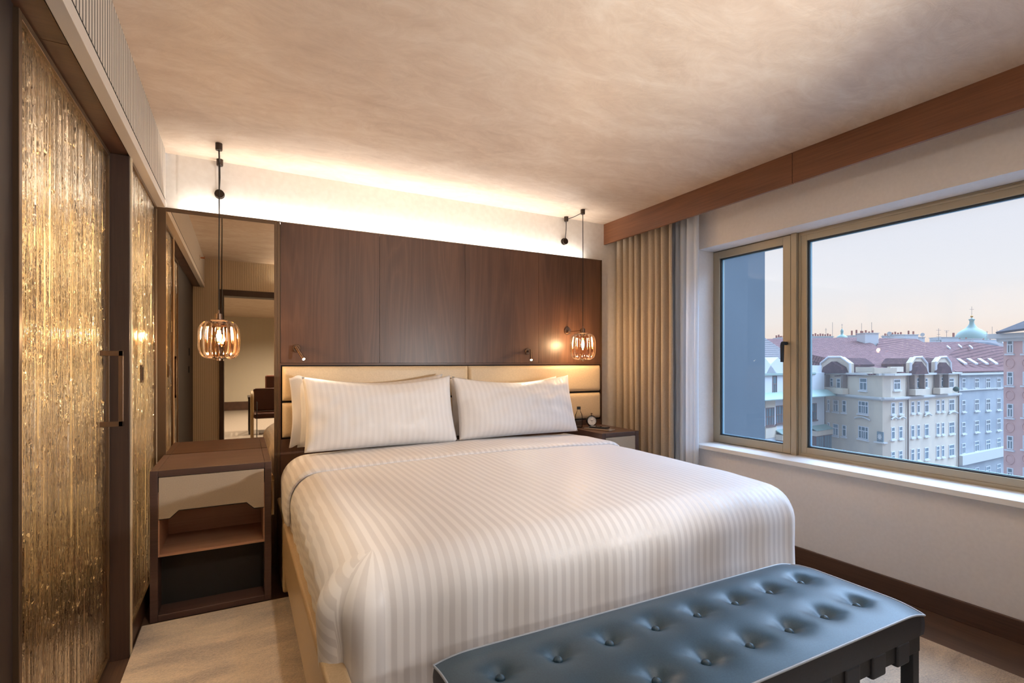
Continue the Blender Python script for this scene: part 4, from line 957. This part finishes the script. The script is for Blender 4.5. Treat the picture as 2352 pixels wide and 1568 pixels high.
# pink building at the right
pb_ = thing('pink_building', 'salmon pink apartment house with oval medallions at the right edge of the view', 'building', at_d(2330, HY, 57)-Vector((0, 0, CH-ZG)))
W7 = Wall(2305, 58, 2460, 52); bm = newbm(); z7 = W7.uz(2310, 772)[1]; W7.bx(bm, 0, W7.L, ZG, z7, -9, 0); obj('facade', bm, CM['pink'], pb_)
bm = newbm(); W7.bx(bm, -1.0, W7.L, z7-.25, z7+.3, -9.5, .9); W7.bx(bm, -.4, W7.L, z7-.6, z7-.25, -.2, .45); obj('cornice', bm, CM['trim'], pb_)
quad_roof('roof', [(2289, 767, 57.5), (2460, 745, 50.5), (2460, 700, 58), (2380, 738, 62)], CM['slate'], pb_)
for xa, xb in ((2313.5, 2328), (2350, 2368), (2400, 2420)):
    for i in range(6):
        yy = 780+i*73.5; W7.window(pb_, xa, yy, xb, yy+31, two=True)
    for i in range(6):
        bm = newbm(); u, z = W7.uz((xa+xb)/2-1, 834+i*73.5); c = W7.A+W7.d*u+W7.n*.05; c.z = z
        tube(bm, [c+W7.d*(.42*math.cos(a*PI/12))+Vector((0, 0, .55*math.sin(a*PI/12))) for a in range(24)], .05, 6, closed=True); obj('oval_medallion', bm, CM['pink'], pb_)
# chimneys, each on the roof of its house
def chimney(parent, x0, y0, x1, y1, d, pots, ph=8, deep=1.2, cut=0):
    a, c = at_d(x0, y0, d), at_d(x1, y0, d); z0 = at_d(x0, y1, d).z-1.2; bk = Vector((SN, CS, 0))*deep
    bm = newbm(); P = [a, c, c+bk, a+bk]
    for p in P: p.z = a.z
    poly_prism(bm, P, (0, 0, z0-a.z)); o = obj('chimney', bm, CM['white'], parent)
    bm = newbm(); e = (c-a).normalized()*.12; bb = bk.normalized()*.12
    poly_prism(bm, [a-e-bb, c+e-bb, c+e+bk+bb, a-e+bk+bb], (0, 0, .12)); obj('chimney_cap', bm, CM['trim'], o)
    for k in range(pots):
        t = (k+.5)/pots; p = a+(c-a)*t+bk*.5; h = ph/F*d*(.7+.5*random.random()); bm = newbm(); cyl(bm, (p.x, p.y, a.z), (p.x, p.y, a.z+h), .16, 8); obj('chimney_pot', bm, CM['pot'], o)
    return o
chimney(cb, 1863, 773, 1914, 778, 101, 9); chimney(cb, 1790, 776, 1800, 781, 104, 3, 6); chimney(cb, 1784, 777, 1806, 782, 104, 4); 
chimney(cb, 1956, 771, 1988, 777, 98, 3, 12); chimney(cb, 1987, 765.5, 2018, 796, 90, 4, 7, 2.2)
chimney(cb, 2036, 772, 2052, 778, 96, 3, 8); chimney(cb, 2052, 769, 2078, 777, 96, 4, 7); chimney(cb, 2087, 769, 2109, 782, 97, 2, 10)
chimney(gb, 2110, 775, 2124, 784, 104, 0); chimney(gb, 2149, 781, 2160, 790, 106, 0)
o = chimney(gb, 2162, 775, 2200, 792, 106, 0, 8, 3); bm = newbm(); p = at_d(2190, 775, 107); cyl(bm, (p.x, p.y, p.z), (p.x, p.y, p.z+1.0), .2, 8); obj('chimney_pot', bm, CM['pot'], o)
chimney(sb_, 2236, 778, 2256, 787, 116, 0); chimney(sb_, 2256, 781, 2304, 788, 118, 3, 4); chimney(gb, 2203, 779, 2232, 786, 108, 2, 4)
def dish(parent, px, py, r, d):
    c = at_d(px, py, d); bm = newbm(); ax = (Vector((0, 0, CH))-c).normalized()+Vector((-.3, .2, .25)); rr = r/F*d
    lathe(bm, [(.001, 0), (rr*.5, .05*rr), (rr, .22*rr), (rr*1.02, .2*rr), (rr*.5, .0), (.001, -.05*rr)], c, 20, ax); cyl(bm, (c.x, c.y, c.z-rr*2.2), c, .05, 6); obj('satellite_dish', bm, CM['trim'], parent, smooth=True)
dish(cb, 2043, 766, 4.5, 95); dish(gb, 2119, 768.5, 4.2, 103); dish(sb_, 2291, 776, 4, 116); dish(sb_, 2297, 786, 4, 114)
def antenna(parent, px, py0, py1, d, bars):
    p0, p1 = at_d(px, py1, d), at_d(px, py0, d); p1 = Vector((p0.x, p0.y, p1.z)); bm = newbm(); cyl(bm, p0, p1, .035, 5); e = Vector((CS, -SN, 0))
    for t, w_ in bars: q = p0+(p1-p0)*t; cyl(bm, q-e*w_, q+e*w_, .03, 5)
    obj('antenna', bm, CM['wire'], parent)
for a in ((1848.5, 755, 781, 101, ((1, .5), (.45, .6))), (1897, 753, 773, 101, ((.8, .2),)), (1912, 740, 775, 104, ()), (1979, 742, 775, 100, ()), (2002, 740, 765, 95, ()), (2028, 770, 777, 95, ((1, .2), (.5, .3)))): antenna(cb, *a)
for a in ((2156, 754, 781, 105, ((.85, .5), (.5, .35), (.3, .5))), (2174.5, 759, 775, 106, ((1, .5), (.8, .3)))): antenna(gb, *a)
for a in ((2267, 760, 781, 117, ((.9, .3), (.6, .6), (.4, .3))), (2279, 750, 779, 117, ((.3, .4),)), (2290, 757, 775, 117, ())): antenna(sb_, *a)
# churches
def church(name, label, px, base_y, d, prof, cross, ballr):
    c = at_d(px, base_y, d); k = d/F; r_ = thing(name, label, 'church dome', (c.x, c.y, ZG)); W_ = prof[0][0]*k*.9
    bm = newbm(); lathe(bm, [(W_, ZG-c.z), (W_, .3), (.01, .3)], c, 24); obj('drum', bm, CM['trim'], r_)
    bm = newbm(); lathe(bm, [(r*k, z*k) for r, z in prof], c, 32); obj('copper_dome', bm, CM['copper'], r_, smooth=True)
    zt = prof[-1][1]*k+c.z; bm = newbm(); bmesh.ops.create_uvsphere(bm, u_segments=16, v_segments=10, radius=ballr*k, matrix=Matrix.Translation((c.x, c.y, zt+ballr*k))); obj('gilded_ball', bm, CM['gold'], r_, smooth=True)
    bm = newbm(); e = Vector((CS, -SN, 0)); b0 = Vector((c.x, c.y, zt+ballr*2*k)); b1 = b0+Vector((0, 0, cross*k)); cyl(bm, b0, b1, .35*k, 6); q = b0+(b1-b0)*.68; cyl(bm, q-e*cross*.24*k, q+e*cross*.24*k, .35*k, 6); obj('cross', bm, CM['wire'], r_)
church('church_dome', 'large green copper church dome with gilded ball and cross', 2232, 781, 190, [(31, -4), (31, 3), (29, 10), (24, 18), (17, 24), (12, 27), (10, 29), (7, 33), (4.5, 38), (4, 43), (5, 46), (6, 48), (3, 49), (1.2, 51), (.6, 52)], 20, 2.6)
church('church_dome', 'small distant green dome with slim lantern, left of the tall white chimney', 1934, 777, 190, [(12, -3), (11, 3), (8, 6), (4, 8.5), (2.6, 9), (2.6, 14), (3, 15), (3, 18), (2, 20), (.6, 22), (.3, 24)], 8, .8)
# projecting pier of the hotel itself, and the street below
pr = obj('hotel_pier', B(3.24, 6.0, 4.217, 7.0, ZG, 9), CM['pier']); tag(pr, 'blue-grey projecting wall pier outside the left window sash', 'wall pier')
struct('ground', B(3.3, 260, -160, 260, ZG-.3, ZG), mat('asphalt', C_((120, 122, 126)), .9))
